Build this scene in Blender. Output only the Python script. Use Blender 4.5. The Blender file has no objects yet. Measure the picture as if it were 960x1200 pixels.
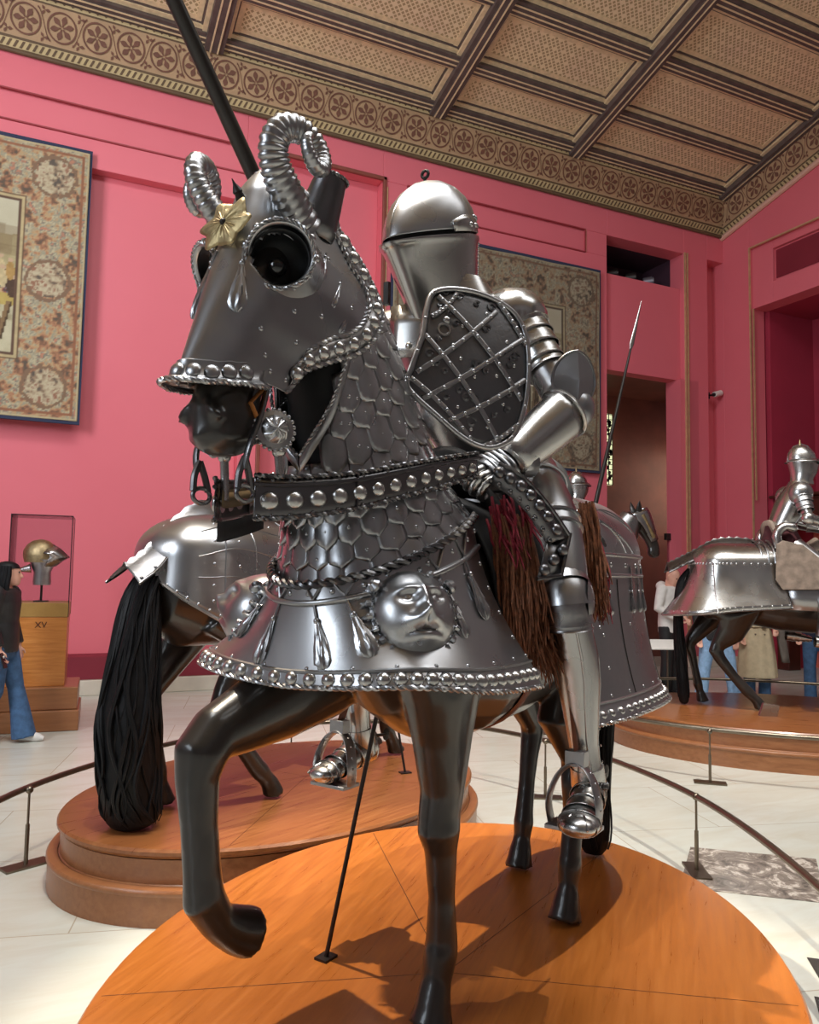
import bpy, math, random
from math import sin, cos, pi, radians, sqrt, atan2, exp
from mathutils import Vector, Matrix, noise
import numpy as np

SC = bpy.context.scene
C = SC.collection
random.seed(7)

# ---------------------------------------------------------------- camera
def setup_camera():
    yaw, pitch, roll = radians(-25), radians(4.4), radians(1.0)
    f0 = Vector((-sin(yaw), cos(yaw), 0)); r0 = Vector((cos(yaw), sin(yaw), 0)); Z = Vector((0, 0, 1))
    f = cos(pitch) * f0 + sin(pitch) * Z
    u = -sin(pitch) * f0 + cos(pitch) * Z
    r = cos(roll) * r0 + sin(roll) * u
    u2 = -sin(roll) * r0 + cos(roll) * u
    cd = bpy.data.cameras.new('camera')
    cd.sensor_fit = 'HORIZONTAL'; cd.sensor_width = 36; cd.lens = 36 * 925 / 960
    cd.clip_start = 0.05; cd.clip_end = 100
    co = bpy.data.objects.new('camera', cd); C.objects.link(co)
    m = Matrix(((r.x, u2.x, -f.x, 0), (r.y, u2.y, -f.y, 0), (r.z, u2.z, -f.z, 1.6), (0, 0, 0, 1)))
    co.matrix_world = m
    SC.camera = co
setup_camera()

# ---------------------------------------------------------------- light and exposure
SC.view_settings.view_transform = 'Standard'
try: SC.view_settings.look = 'None'
except Exception: pass
SC.view_settings.gamma = 1.0
SC.view_settings.use_curve_mapping = False
SC.view_settings.exposure = 0.17
SC.cycles.max_bounces = 8
SC.cycles.sample_clamp_indirect = 6
SC.cycles.use_denoising = True
wd = bpy.data.worlds.new('world'); SC.world = wd; wd.use_nodes = True
wd.node_tree.nodes['Background'].inputs[0].default_value = (0.8, 0.86, 1, 1)
wd.node_tree.nodes['Background'].inputs[1].default_value = 0.3

def area(name, loc, target, sx, sy, power, color=(1, 1, 1), spread=180):
    d = bpy.data.lights.new(name, 'AREA'); d.shape = 'RECTANGLE'; d.size = sx; d.size_y = sy
    d.energy = power; d.color = color; d.spread = radians(spread)
    o = bpy.data.objects.new(name, d); C.objects.link(o); o.location = loc
    o.rotation_euler = (Vector(target) - Vector(loc)).to_track_quat('-Z', 'Y').to_euler()
    return o
def spot(name, loc, target, power, angle, color=(1, 1, 1), radius=0.05, blend=0.4):
    d = bpy.data.lights.new(name, 'SPOT'); d.energy = power; d.spot_size = radians(angle); d.spot_blend = blend
    d.color = color; d.shadow_soft_size = radius
    o = bpy.data.objects.new(name, d); C.objects.link(o); o.location = loc
    o.rotation_euler = (Vector(target) - Vector(loc)).to_track_quat('-Z', 'Y').to_euler()
    return o
area('skylight_lamp', (0.9, 2.4, 10.6), (0.9, 2.4, 0), 6.5, 4.0, 800, (0.93, 0.97, 1))
area('skylight_lamp', (6.5, -1.5, 10.6), (6.5, -1.5, 0), 6.0, 4.0, 170, (0.95, 0.98, 1))
area('left_side_lamp', (-6.8, 3.0, 6.2), (0.0, 10.8, 6.4), 4.5, 5.0, 440, (0.90, 0.95, 1), 110)  # stands for the daylight window at left, narrowed to the back wall
area('left_side_lamp', (-6.8, 0.2, 4.2), (1.3, 2.4, 1.6), 3.4, 4.6, 260, (0.80, 0.90, 1))  # second soft light, added only to put sheen on the armour
area('passage_fill', (12.2, 11.6, 3.4), (10.6, 12.5, 2.6), 1.4, 1.8, 16, (1, 0.8, 0.6))  # unseen light added to brighten the brown passage wall
spot('ceiling_spot', (0.2, 4.4, 8.6), (1.35, 2.45, 0.6), 2600, 25, (1, 0.86, 0.66))
spot('ceiling_spot', (0.6, 1.5, 9.6), (1.4, 4.7, 0.6), 900, 34, (1, 0.9, 0.75))
spot('ceiling_spot', (0.0, 4.0, 9.4), (0.2, 7.0, 0), 250, 50, (1, 0.95, 0.86))
spot('ceiling_spot', (4.4, 1.5, 9.6), (4.6, 4.2, 0), 2200, 50, (1, 0.95, 0.86))
spot('ceiling_spot', (4.5, 2.5, 9.4), (6.6, 5.6, 0.8), 600, 34, (1, 0.93, 0.82))

# ---------------------------------------------------------------- mesh helpers
class M:
    def __init__(self): self.v = []; self.f = []; self.m = []; self.mi = 0
    def add(self, pts, faces):
        b = len(self.v); self.v += [tuple(p) for p in pts]
        self.f += [tuple(b + i for i in fc) for fc in faces]; self.m += [self.mi] * len(faces)
    def grid(self, rows, cu=False, cv=False):
        nv = len(rows); nu = len(rows[0]); pts = [p for r in rows for p in r]; fs = []
        for j in range(nv if cv else nv - 1):
            for i in range(nu if cu else nu - 1):
                a = j * nu + i; b = j * nu + (i + 1) % nu
                c = ((j + 1) % nv) * nu + (i + 1) % nu; d = ((j + 1) % nv) * nu + i
                fs.append((a, b, c, d))
        self.add(pts, fs)
    def loft(self, rings, caps=True):
        self.grid(rings, cu=True)
        if caps:
            b = len(self.v) - len(rings) * len(rings[0]); n = len(rings[0])
            self.f.append(tuple(b + i for i in reversed(range(n)))); self.m.append(self.mi)
            e = b + (len(rings) - 1) * n
            self.f.append(tuple(e + i for i in range(n))); self.m.append(self.mi)
    def tube(self, pts, rad, n=12, caps=True, closed=False, flat=None, up=None):
        P = [Vector(p) for p in pts]; k = len(P)
        if not hasattr(rad, '__len__'): rad = [rad] * k
        T = []
        for i in range(k):
            a = P[i - 1] if (i > 0 or closed) else P[0]; b = P[(i + 1) % k] if (i < k - 1 or closed) else P[-1]
            t = b - a; T.append(t.normalized() if t.length > 1e-9 else Vector((0, 0, 1)))
        nrm = Vector(up) if up is not None else (Vector((0, 0, 1)) if abs(T[0].z) < .9 else Vector((1, 0, 0)))
        rings = []
        for i in range(k):
            nrm = (nrm - T[i] * nrm.dot(T[i]))
            if nrm.length < 1e-6: nrm = T[i].orthogonal()
            nrm.normalize(); bi = T[i].cross(nrm)
            r = rad[i]; ra, rb = (r if hasattr(r, '__len__') else (r, r if flat is None else r * flat))
            rings.append([P[i] + nrm * (ra * cos(2 * pi * j / n)) + bi * (rb * sin(2 * pi * j / n)) for j in range(n)])
        if closed: self.grid(rings, cu=True, cv=True)
        else: self.loft(rings, caps)
    def lathe(self, prof, n=24, c=(0, 0, 0), ax=(0, 0, 1), caps=True, sx=1, sy=1):
        q = Vector((0, 0, 1)).rotation_difference(Vector(ax).normalized()); c = Vector(c)
        self.loft([[c + q @ Vector((r * sx * cos(2 * pi * i / n), r * sy * sin(2 * pi * i / n), h)) for i in range(n)] for r, h in prof], caps)
    def dome(self, c, r, ax=(0, 0, 1), h=None, n=12, k=4):
        h = r if h is None else h
        self.lathe([(max(r * cos(a), 1e-4), h * sin(a)) for a in [pi / 2 * i / k for i in range(k + 1)]], n, c, ax)
    def ball(self, c, r, n=14, k=8):
        rr = r if hasattr(r, '__len__') else (r, r, r); c = Vector(c)
        self.loft([[c + Vector((rr[0] * sin(a) * cos(2 * pi * i / n), rr[1] * sin(a) * sin(2 * pi * i / n), -rr[2] * cos(a))) for i in range(n)]
                   for a in [max(.02, min(pi - .02, pi * j / k)) for j in range(k + 1)]])
    def box(self, c, s, ax=None):
        c = Vector(c); h = [x / 2 for x in s]
        X, Y, Z = ax if ax else (Vector((1, 0, 0)), Vector((0, 1, 0)), Vector((0, 0, 1)))
        X, Y, Z = Vector(X), Vector(Y), Vector(Z)
        p = [c + X * (sx * h[0]) + Y * (sy * h[1]) + Z * (sz * h[2]) for sz in (-1, 1) for sy in (-1, 1) for sx in (-1, 1)]
        self.add(p, [(0, 2, 3, 1), (4, 5, 7, 6), (0, 1, 5, 4), (2, 6, 7, 3), (0, 4, 6, 2), (1, 3, 7, 5)])
    def b2(self, x0, x1, y0, y1, z0, z1):
        self.box(((x0 + x1) / 2, (y0 + y1) / 2, (z0 + z1) / 2), (abs(x1 - x0), abs(y1 - y0), abs(z1 - z0)))
    def prism(self, poly, a, b, ax='z'):
        n = len(poly)
        def P(p, h): return {'z': (p[0], p[1], h), 'y': (p[0], h, p[1]), 'x': (h, p[0], p[1])}[ax]
        self.add([P(p, a) for p in poly] + [P(p, b) for p in poly],
                 [tuple(reversed(range(n))), tuple(range(n, 2 * n))] + [(i, (i + 1) % n, n + (i + 1) % n, n + i) for i in range(n)])
    def xf(self, mat, start=0):
        self.v = self.v[:start] + [tuple(mat @ Vector(p)) for p in self.v[start:]]
    def mesh(self, name, mats, smooth=True, angle=40):
        me = bpy.data.meshes.new(name); me.from_pydata(self.v, [], self.f)
        for m in (mats if isinstance(mats, (list, tuple)) else [mats]): me.materials.append(m)
        me.polygons.foreach_set('material_index', self.m)
        me.validate(); me.update()
        fix_normals(me)
        if smooth:
            me.polygons.foreach_set('use_smooth', [True] * len(me.polygons))
            me.set_sharp_from_angle(angle=radians(angle))
        return me
    def build(self, name, mats, parent=None, smooth=True, angle=40, solid=0, off=0, sub=0, bevel=0):
        o = bpy.data.objects.new(name, self.mesh(name, mats, smooth, angle)); C.objects.link(o)
        if parent: o.parent = parent
        if sub:
            md = o.modifiers.new('s', 'SUBSURF'); md.levels = sub; md.render_levels = sub
        if solid:
            md = o.modifiers.new('t', 'SOLIDIFY'); md.thickness = solid; md.offset = off
        if bevel:
            md = o.modifiers.new('b', 'BEVEL'); md.width = bevel; md.segments = 2; md.limit_method = 'ANGLE'; md.harden_normals = False
        return o
import bmesh
def fix_normals(me):
    bm = bmesh.new(); bm.from_mesh(me); bmesh.ops.recalc_face_normals(bm, faces=bm.faces); bm.to_mesh(me); bm.free()
def empty(name, loc=(0, 0, 0), rz=0, label=None, cat=None, group=None):
    o = bpy.data.objects.new(name, None); C.objects.link(o); o.location = loc; o.rotation_euler = (0, 0, rz)
    o.empty_display_size = .1
    return tag(o, label, cat, group)
def tag(o, label=None, cat=None, group=None, kind=None):
    if label: o['label'] = label
    if cat: o['category'] = cat
    if group: o['group'] = group
    if kind: o['kind'] = kind
    return o
def remeshed(m, name, mat, parent, voxel=.012, smooth_it=4, holes=None):
    """the lofts of one body fused to a single continuous skin"""
    t = bpy.data.objects.new('tmp', m.mesh('tmp', mat)); C.objects.link(t)
    r = t.modifiers.new('r', 'REMESH'); r.mode = 'VOXEL'; r.voxel_size = voxel; r.use_smooth_shade = True
    s = t.modifiers.new('s', 'SMOOTH'); s.factor = .5; s.iterations = smooth_it
    dg = bpy.context.evaluated_depsgraph_get(); dg.update()
    me = bpy.data.meshes.new_from_object(t.evaluated_get(dg)); me.name = name
    bpy.data.objects.remove(t)
    me.materials.clear(); me.materials.append(mat)
    me.polygons.foreach_set('use_smooth', [True] * len(me.polygons))
    o = bpy.data.objects.new(name, me); C.objects.link(o); o.parent = parent
    return o
def lerp(a, b, t): return a + (b - a) * t
def vl(a, b, t): return Vector(a).lerp(Vector(b), t)
def spline(pts, n=8, closed=False):
    P = [Vector(p) for p in pts]; out = []; k = len(P)
    for i in range(k if closed else k - 1):
        p0 = P[i - 1] if (i > 0 or closed) else P[0]; p1 = P[i]; p2 = P[(i + 1) % k]
        p3 = P[(i + 2) % k] if (i + 2 < k or closed) else P[-1]
        for j in range(n):
            t = j / n
            out.append(.5 * ((2 * p1) + (p2 - p0) * t + (2 * p0 - 5 * p1 + 4 * p2 - p3) * t * t + (3 * p1 - p0 - 3 * p2 + p3) * t ** 3))
    if not closed: out.append(P[-1])
    return out
def interp(tab, x):
    """piecewise smooth table lookup: rows (x, v...)"""
    if x <= tab[0][0]: return tab[0][1:]
    for a, b in zip(tab, tab[1:]):
        if x <= b[0]:
            t = (x - a[0]) / (b[0] - a[0]); t = t * t * (3 - 2 * t) * .5 + t * .5
            return tuple(lerp(p, q, t) for p, q in zip(a[1:], b[1:]))
    return tab[-1][1:]
def copy_tree(o, parent=None):
    c = o.copy(); C.objects.link(c)
    if parent: c.parent = parent
    for ch in list(o.children): copy_tree(ch, c)
    return c
# ---------------------------------------------------------------- materials
def srgb(r, g, b):
    f = lambda c: c / 12.92 if c <= .04045 else ((c + .055) / 1.055) ** 2.4
    return (f(r / 255), f(g / 255), f(b / 255), 1)
class NT:
    def __init__(self, name):
        self.mat = bpy.data.materials.new(name); self.mat.use_nodes = True; self.t = self.mat.node_tree
        self.b = self.t.nodes['Principled BSDF']; self.out = self.t.nodes['Material Output']
    def n(self, typ, **kw):
        nd = self.t.nodes.new(typ)
        for k, v in kw.items():
            if k.startswith('_'): setattr(nd, k[1:], v)
            else:
                key = int(k[1:]) if k[0] == 'i' and k[1:].isdigit() else k.replace('__', ' ')
                self.set(nd.inputs[key], v)
        return nd
    def set(self, inp, v):
        if hasattr(v, 'is_output') or hasattr(v, 'links'): self.t.links.new(v, inp)
        else: inp.default_value = v
    def coord(self, scale=(1, 1, 1), rot=(0, 0, 0), kind='Object'):
        tc = self.n('ShaderNodeTexCoord'); mp = self.n('ShaderNodeMapping', i3=scale, i2=rot)
        self.t.links.new(tc.outputs[kind], mp.inputs[0]); return mp.outputs[0]
    def noise(self, vec, scale, detail=3, rough=.55, dist=0):
        return self.n('ShaderNodeTexNoise', Vector=vec, Scale=scale, Detail=detail, Roughness=rough, Distortion=dist).outputs
    def ramp(self, fac, stops):
        r = self.n('ShaderNodeValToRGB', i0=fac); cr = r.color_ramp
        while len(cr.elements) < len(stops): cr.elements.new(.5)
        for e, (p, c) in zip(cr.elements, stops):
            e.position = p; e.color = c if hasattr(c, '__len__') else (c, c, c, 1)
        return r.outputs[0]
    def mix(self, fac, a, b, mode='MIX'):
        m = self.n('ShaderNodeMix', _data_type='RGBA', _blend_type=mode)
        self.set(m.inputs[0], fac); self.set(m.inputs[6], a); self.set(m.inputs[7], b); return m.outputs[2]
    def math(self, op, a, b=0.0):
        m = self.n('ShaderNodeMath', _operation=op); self.set(m.inputs[0], a); self.set(m.inputs[1], b); return m.outputs[0]
    def bump(self, h, strength=.2, dist=.01):
        bm = self.n('ShaderNodeBump', Height=h, Strength=strength, Distance=dist)
        self.t.links.new(bm.outputs[0], self.b.inputs['Normal'])
    def base(self, v): self.set(self.b.inputs['Base Color'], v)
    def rough(self, v): self.set(self.b.inputs['Roughness'], v)
    def metal(self, v=1.0): self.set(self.b.inputs['Metallic'], v)
def plain(name, col, rough=.5, metal=0, var=.12, scale=8, bump=.05, coat=0):
    t = NT(name); v = t.coord(); nz = t.noise(v, scale, 4)
    d = tuple(c * (1 - var) for c in col[:3]) + (1,); l = tuple(min(1, c * (1 + var)) for c in col[:3]) + (1,)
    t.base(t.ramp(nz[0], [(.3, d), (.7, l)])); t.rough(rough); t.metal(metal)
    if bump: t.bump(nz[0], bump, .01)
    if coat: t.b.inputs['Coat Weight'].default_value = coat; t.b.inputs['Coat Roughness'].default_value = .12
    return t.mat
def steel(name, col, r0, r1, scale=5, bumps=.06, stain=(.2, .19, .18, 1), amt=.2):
    t = NT(name); v = t.coord(); a = t.noise(v, scale, 3, .5); b = t.noise(t.coord((1, 1, 1)), scale * 9, 3)
    c = t.noise(v, scale * .45, 4)
    t.base(t.mix(t.ramp(a[0], [(.30, 0.0), (.80, amt)]), col, stain)); t.metal(1)
    t.rough(t.ramp(a[0], [(.25, r0), (.75, r1)]))
    h = t.math('ADD', c[0], t.math('MULTIPLY', b[0], .12)); t.bump(h, bumps, .02)
    return t.mat
MT = {}
MT['steel'] = steel('polished_steel', (.46, .46, .468, 1), .24, .36)
MT['plate'] = steel('plate_steel', (.46, .465, .48, 1), .24, .38, stain=(.12, .12, .12, 1), amt=.3)
MT['dark_steel'] = steel('dark_steel', (.20, .195, .20, 1), .22, .36, stain=(.08, .08, .08, 1), amt=.3)
MT['bright'] = steel('bright_steel', (.56, .55, .535, 1), .20, .32, bumps=.03, amt=.12)
MT['mail'] = steel('embossed_steel', (.50, .495, .505, 1), .26, .42, scale=12, bumps=.15, stain=(.10, .10, .10, 1), amt=.4)
MT['darkboard'] = steel('dark_engraved_steel', (.19, .188, .195, 1), .30, .46, scale=12, bumps=.2, stain=(.09, .09, .09, 1), amt=.4)
MT['brass'] = plain('aged_brass', (.47, .37, .20, 1), .5, 1, .22, 30, .25)
MT['gilt'] = plain('gilt_trim', (.55, .40, .20, 1), .4, 1, .2, 20)
MT['bronze'] = plain('bronze_rail', (.20, .165, .125, 1), .38, 1, .15, 12)
MT['horse'] = plain('painted_horse', (.022, .018, .0155, 1), .30, 0, .5, 5, .10, .35)
MT['horse_light'] = plain('painted_belly', (.16, .13, .11, 1), .32, 0, .35, 5, .08, .2)
MT['black_hair'] = plain('black_hair', (.005, .005, .006, 1), .5, 0, .4, 20, .3)
MT['black_hair'].node_tree.nodes['Principled BSDF'].inputs['Specular IOR Level'].default_value = .25
MT['black'] = plain('black_lining', (.010, .010, .011, 1), .55, 0, .3, 8)
MT['glossblack'] = plain('black_glass_eye', (.006, .005, .005, 1), .08, 0, .3, 8, 0, .6)
MT['leather'] = plain('brown_leather', srgb(120, 62, 34), .5, 0, .25, 25, .15)
MT['tanleather'] = plain('tan_leather', srgb(176, 108, 52), .6, 0, .25, 25, .15)
MT['darkwood'] = plain('dark_lance_wood', (.028, .022, .018, 1), .32, 0, .3, 10, .06)
MT['iron'] = plain('black_iron', (.035, .030, .028, 1), .42, .6, .2, 20)
MT['redcloth'] = plain('red_saddle_cloth', srgb(120, 20, 34), .85, 0, .3, 40, .3)
MT['fur'] = plain('fringe_brown', srgb(122, 74, 48), .8, 0, .5, 60, 0)
MT['furred'] = plain('fringe_crimson', srgb(128, 22, 40), .8, 0, .4, 60, 0)
MT['suede'] = plain('worn_saddle_hide', srgb(128, 112, 100), .75, 0, .3, 14, .2)
MT['maroon'] = plain('maroon_velvet', srgb(62, 16, 24), .85, 0, .3, 30, .2)
MT['skin'] = plain('skin', srgb(214, 160, 138), .5, 0, .08, 14, .03)
MT['white'] = plain('white_cotton', srgb(222, 216, 210), .8, 0, .08, 14, .2)
MT['trench'] = plain('beige_cotton', srgb(206, 188, 156), .8, 0, .1, 14, .2)
MT['greycloth'] = plain('grey_cloth', srgb(110, 100, 92), .85, 0, .15, 14, .2)
MT['blackcloth'] = plain('black_cloth', srgb(30, 29, 30), .7, 0, .2, 14, .2)
MT['blackjacket'] = plain('black_jacket', srgb(38, 37, 38), .45, 0, .25, 16, .2)
MT['navy'] = plain('navy_cloth', srgb(30, 36, 58), .8, 0, .2, 14, .2)
MT['jeans'] = plain('light_denim', srgb(134, 166, 200), .85, 0, .2, 20, .15)
MT['bluejeans'] = plain('blue_denim', srgb(62, 92, 128), .85, 0, .25, 18, .15)
MT['whiteplastic'] = plain('white_plastic', srgb(225, 222, 216), .4, 0, .04, 8)
MT['blackplastic'] = plain('black_plastic', srgb(22, 22, 24), .35, 0, .1, 8)
def wall_paint():
    t = NT('pink_wall_paint'); v = t.coord(); a = t.noise(v, .6, 3); b = t.noise(v, 40, 2)
    t.base(t.ramp(a[0], [(.3, srgb(219, 106, 118)), (.7, srgb(223, 111, 123))])); t.rough(.55); t.bump(b[0], .04, .004); return t.mat
MT['wall'] = wall_paint()
MT['wall_dark'] = plain('deep_red_paint', srgb(128, 34, 50), .55, 0, .06, 2, .03)
MT['passage'] = plain('brown_passage_wall', srgb(122, 70, 56), .5, 0, .2, 2, .03)
MT['doorwood'] = plain('dark_brown_door', srgb(74, 34, 26), .42, 0, .3, 3, .05)
MT['goldline'] = plain('gilded_moulding', srgb(206, 168, 128), .4, .3, .12, 10)
MT['redline'] = plain('red_moulding', srgb(150, 48, 56), .5, 0, .1, 10)
MT['stonewall'] = plain('pale_stone_wall', srgb(146, 146, 150), .7, 0, .1, 2, .05)
MT['gallerywall'] = plain('dim_gallery_wall', srgb(124, 112, 112), .6, 0, .1, 2, .05)
MT['olive'] = plain('olive_strap', srgb(104, 84, 52), .6, 0, .2, 20, .1)
MT['stone'] = plain('stone_plinth', srgb(206, 196, 180), .45, 0, .08, 5, .04)
MT['darkbeam'] = plain('dark_ceiling_beam', srgb(94, 80, 76), .55, 0, .25, 6, .1)
MT['creamline'] = plain('cream_ceiling_line', srgb(226, 200, 160), .6, 0, .15, 12, .05)
MT['orangebrick'] = plain('salmon_wall_beyond', srgb(236, 120, 100), .7, 0, .06, 4)
def floor_mat():
    t = NT('cream_marble_floor'); v = t.coord((1, 1, 1), (0, 0, radians(14)))
    br = t.n('ShaderNodeTexBrick', Vector=v, Scale=1.0, Color1=srgb(206, 208, 199), Color2=srgb(197, 198, 188), Mortar=srgb(168, 158, 142))
    br.inputs['Mortar Size'].default_value = .004; br.inputs['Brick Width'].default_value = 1.5; br.inputs['Row Height'].default_value = .95
    br.inputs['Mortar Smooth'].default_value = .3
    nz = t.noise(t.coord((.6, 2.2, 1), (0, 0, radians(30))), 3.0, 7, .62, .8)
    t.base(t.mix(t.ramp(nz[0], [(.40, 0.0), (.75, .5)]), br.outputs[0], srgb(186, 172, 150))); t.rough(.24)
    return t.mat
MT['floor'] = floor_mat()
def vein_mat():
    t = NT('veined_grey_marble'); v = t.coord(); a = t.noise(v, 7, 8, .7, 1.5)
    t.base(t.ramp(a[0], [(.36, srgb(86, 78, 72)), (.52, srgb(140, 128, 118)), (.62, srgb(214, 204, 192)), (.68, srgb(120, 108, 100))])); t.rough(.25); return t.mat
MT['vein'] = vein_mat()
MT['blackmarble'] = plain('black_marble', srgb(58, 56, 54), .22, 0, .3, 6)
def wood_mat(name, dark, mid, light, rot, rough=.26, coat=.12):
    t = NT(name); v = t.coord((1.0, 13, 13), (0, 0, rot)); a = t.noise(v, 2.8, 8, .6, .5); b = t.noise(t.coord(), 1.6, 3)
    c = t.ramp(a[0], [(.28, dark), (.5, mid), (.74, light)])
    t.base(t.mix(t.ramp(b[0], [(.35, 0.0), (.7, .55)]), c, mid)); t.rough(t.ramp(a[0], [(.3, rough), (.7, rough + .1)]))
    t.b.inputs['Coat Weight'].default_value = coat; t.b.inputs['Coat Roughness'].default_value = .15
    return t.mat
MT['wood_top'] = wood_mat('platform_wood', srgb(150, 84, 32), srgb(174, 101, 40), srgb(192, 118, 52), radians(-109))
MT['wood_top2'] = wood_mat('platform_wood_red', srgb(112, 64, 36), srgb(138, 84, 46), srgb(156, 102, 60), radians(70))
MT['wood_side'] = wood_mat('platform_side_wood', srgb(126, 78, 46), srgb(146, 94, 58), srgb(160, 108, 70), 0, .3)
MT['seam'] = plain('dark_seam', srgb(80, 40, 18), .5, 0, .1, 10, 0)
MT['case_wood'] = wood_mat('pedestal_wood', srgb(166, 98, 44), srgb(190, 120, 58), srgb(206, 138, 72), radians(90), .3)
def lattice_mat():
    """small interlaced diaper pattern of the ceiling panels"""
    t = NT('ceiling_lattice'); v = t.coord((1, 1, 1)); sp = t.n('ShaderNodeSeparateXYZ', Vector=v)
    P = .155
    def tri(x, ph=0.0):
        q = t.math('FRACT', t.math('ADD', t.math('DIVIDE', x, P), ph)); return t.math('ABSOLUTE', t.math('SUBTRACT', q, .5))
    u = t.math('ADD', sp.outputs[0], sp.outputs[1]); w = t.math('SUBTRACT', sp.outputs[0], sp.outputs[1])
    a = t.math('LESS_THAN', t.math('ABSOLUTE', t.math('SUBTRACT', tri(u), .25)), .085)
    b = t.math('LESS_THAN', t.math('ABSOLUTE', t.math('SUBTRACT', tri(w), .25)), .085)
    c = t.math('LESS_THAN', t.math('ADD', tri(sp.outputs[0]), tri(sp.outputs[1])), .17)
    k = t.math('MAXIMUM', t.math('MAXIMUM', a, b), c)
    nz = t.noise(v, 1.2, 3)
    l = t.mix(t.ramp(nz[0], [(.35, 0.0), (.7, 1.0)]), srgb(240, 218, 176), srgb(230, 204, 172))
    t.base(t.mix(k, srgb(178, 152, 112), l)); t.rough(.7); return t.mat
MT['lattice'] = lattice_mat()
MT['frieze'] = plain('frieze_ground', srgb(176, 142, 108), .7, 0, .1, 4, .03)
MT['frieze_dark'] = plain('frieze_scroll', srgb(112, 72, 56), .7, 0, .12, 6, .03)
MT['frieze_cream'] = plain('frieze_cream', srgb(190, 166, 122), .7, 0, .12, 6, .03)
MT['frieze_brown'] = plain('frieze_band', srgb(98, 76, 54), .7, 0, .15, 6, .03)
def vcol_mat(name, rough=.9):
    t = NT(name); a = t.n('ShaderNodeVertexColor'); a.layer_name = 'Col'
    w = t.noise(t.coord((1, 1, 1)), 160, 2); t.base(t.mix(.25, a.outputs[0], t.mix(w[0], a.outputs[0], (.02, .02, .02, 1)), 'MIX'))
    t.rough(rough); t.bump(w[0], .25, .004); return t.mat
MT['weave'] = vcol_mat('tapestry_weave')
MT['tape_edge'] = plain('tapestry_blue_edge', srgb(46, 52, 76), .9, 0, .1, 40, .2)
def glass_mat():
    t = NT('clear_glass'); g = t.n('ShaderNodeBsdfGlass', Roughness=0.0, IOR=1.05); tr = t.n('ShaderNodeBsdfTransparent', Color=(.93, .92, .93, 1))
    gl = t.n('ShaderNodeBsdfGlossy', Roughness=.02); lw = t.n('ShaderNodeLayerWeight', Blend=.12)
    mx = t.n('ShaderNodeMixShader'); t.t.links.new(lw.outputs[0], mx.inputs[0]); t.t.links.new(tr.outputs[0], mx.inputs[1]); t.t.links.new(gl.outputs[0], mx.inputs[2])
    t.t.links.new(mx.outputs[0], t.out.inputs[0]); return t.mat
MT['glass'] = glass_mat()
def emit(name, col, s):
    t = NT(name); t.b.inputs['Emission Color'].default_value = col; t.b.inputs['Emission Strength'].default_value = s; t.base(col); return t.mat
MT['litglass'] = emit('daylit_leaded_glass', (.80, .85, .50, 1), .9)
# ---------------------------------------------------------------- the room
def struct(name, m, mats, **kw):
    return tag(m.build(name, mats, smooth=False, **kw), kind='structure')
WX0, WX1, WY0, WY1 = -7.0, 11.55, -9.0, 10.8
SL = .255
m = M(); m.b2(WX0 - .3, 14.5, WY0 - .3, 13.2, -.2, 0); struct('floor', m, MT['floor'])
m = M(); m.prism([(3.59, 3.66), (4.12, 3.23), (3.62, 2.78), (3.08, 3.22)], 0, .003); struct('trim_1', m, MT['vein'])
m = M(); m.prism([(3.03, 2.43), (3.36, 2.15), (3.06, 1.80), (2.90, 2.26)], 0, .003); m.prism([(2.78, 2.2), (2.9, 2.08), (2.66, 1.8), (2.5, 1.92)], 0, .003)
struct('trim_2', m, MT['blackmarble'])
# back wall with its bays
m = M()
Y, B = WY1, .35
def wb(x0, x1, z0, z1, y=Y, d=B): m.b2(x0, x1, y, y + d, z0, z1)
wb(WX0, 2.4, 7.6, 11.6); wb(WX0, 2.4, 6.8, 7.2)
wb(WX0, 2.4, 7.2, 7.6, Y + .03)
wb(WX0, 2.4, .47, 6.8, Y + .17, .2)
wb(2.4, 2.7, 0, 11.6); wb(2.7, 4.5, 7.6, 11.6); wb(2.7, 4.5, 0, 7.6, Y + .22, .2)
wb(4.5, 8.78, 7.6, 11.6); wb(4.5, 8.78, 0, 7.2); wb(4.5, 4.9, 7.2, 7.6); wb(8.31, 8.78, 7.2, 7.6); wb(4.9, 8.31, 7.2, 7.6, Y + .03)
wb(8.78, 10.56, 7.6, 11.6); wb(8.78, 10.56, 5.22, 6.96, Y + .1, .25)
wb(10.56, 11.15, 0, 11.6); wb(11.15, 11.75, 7.6, 11.6); wb(11.1, 12.0, 0, 7.7, Y + .28, .1)
wb(WX0, 2.4, .19, .47, Y + .0, .4)
struct('wall_back', m, MT['wall'], bevel=.008)
m = M(); m.add([(WX0, Y + .17, .50), (2.4, Y + .17, .50), (2.4, Y - .01, .475), (WX0, Y - .01, .475)], [(0, 1, 2, 3)]); m.b2(WX0, 2.4, Y - .012, Y, .2, .475); struct('trim_3', m, MT['wall_dark'])
m = M(); m.b2(WX0, 8.78, Y - .07, Y + .06, 0, .19); m.b2(10.56, 11.6, Y - .05, Y + .3, 0, .19); struct('baseboard_back', m, MT['stone'], bevel=.01)
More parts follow.
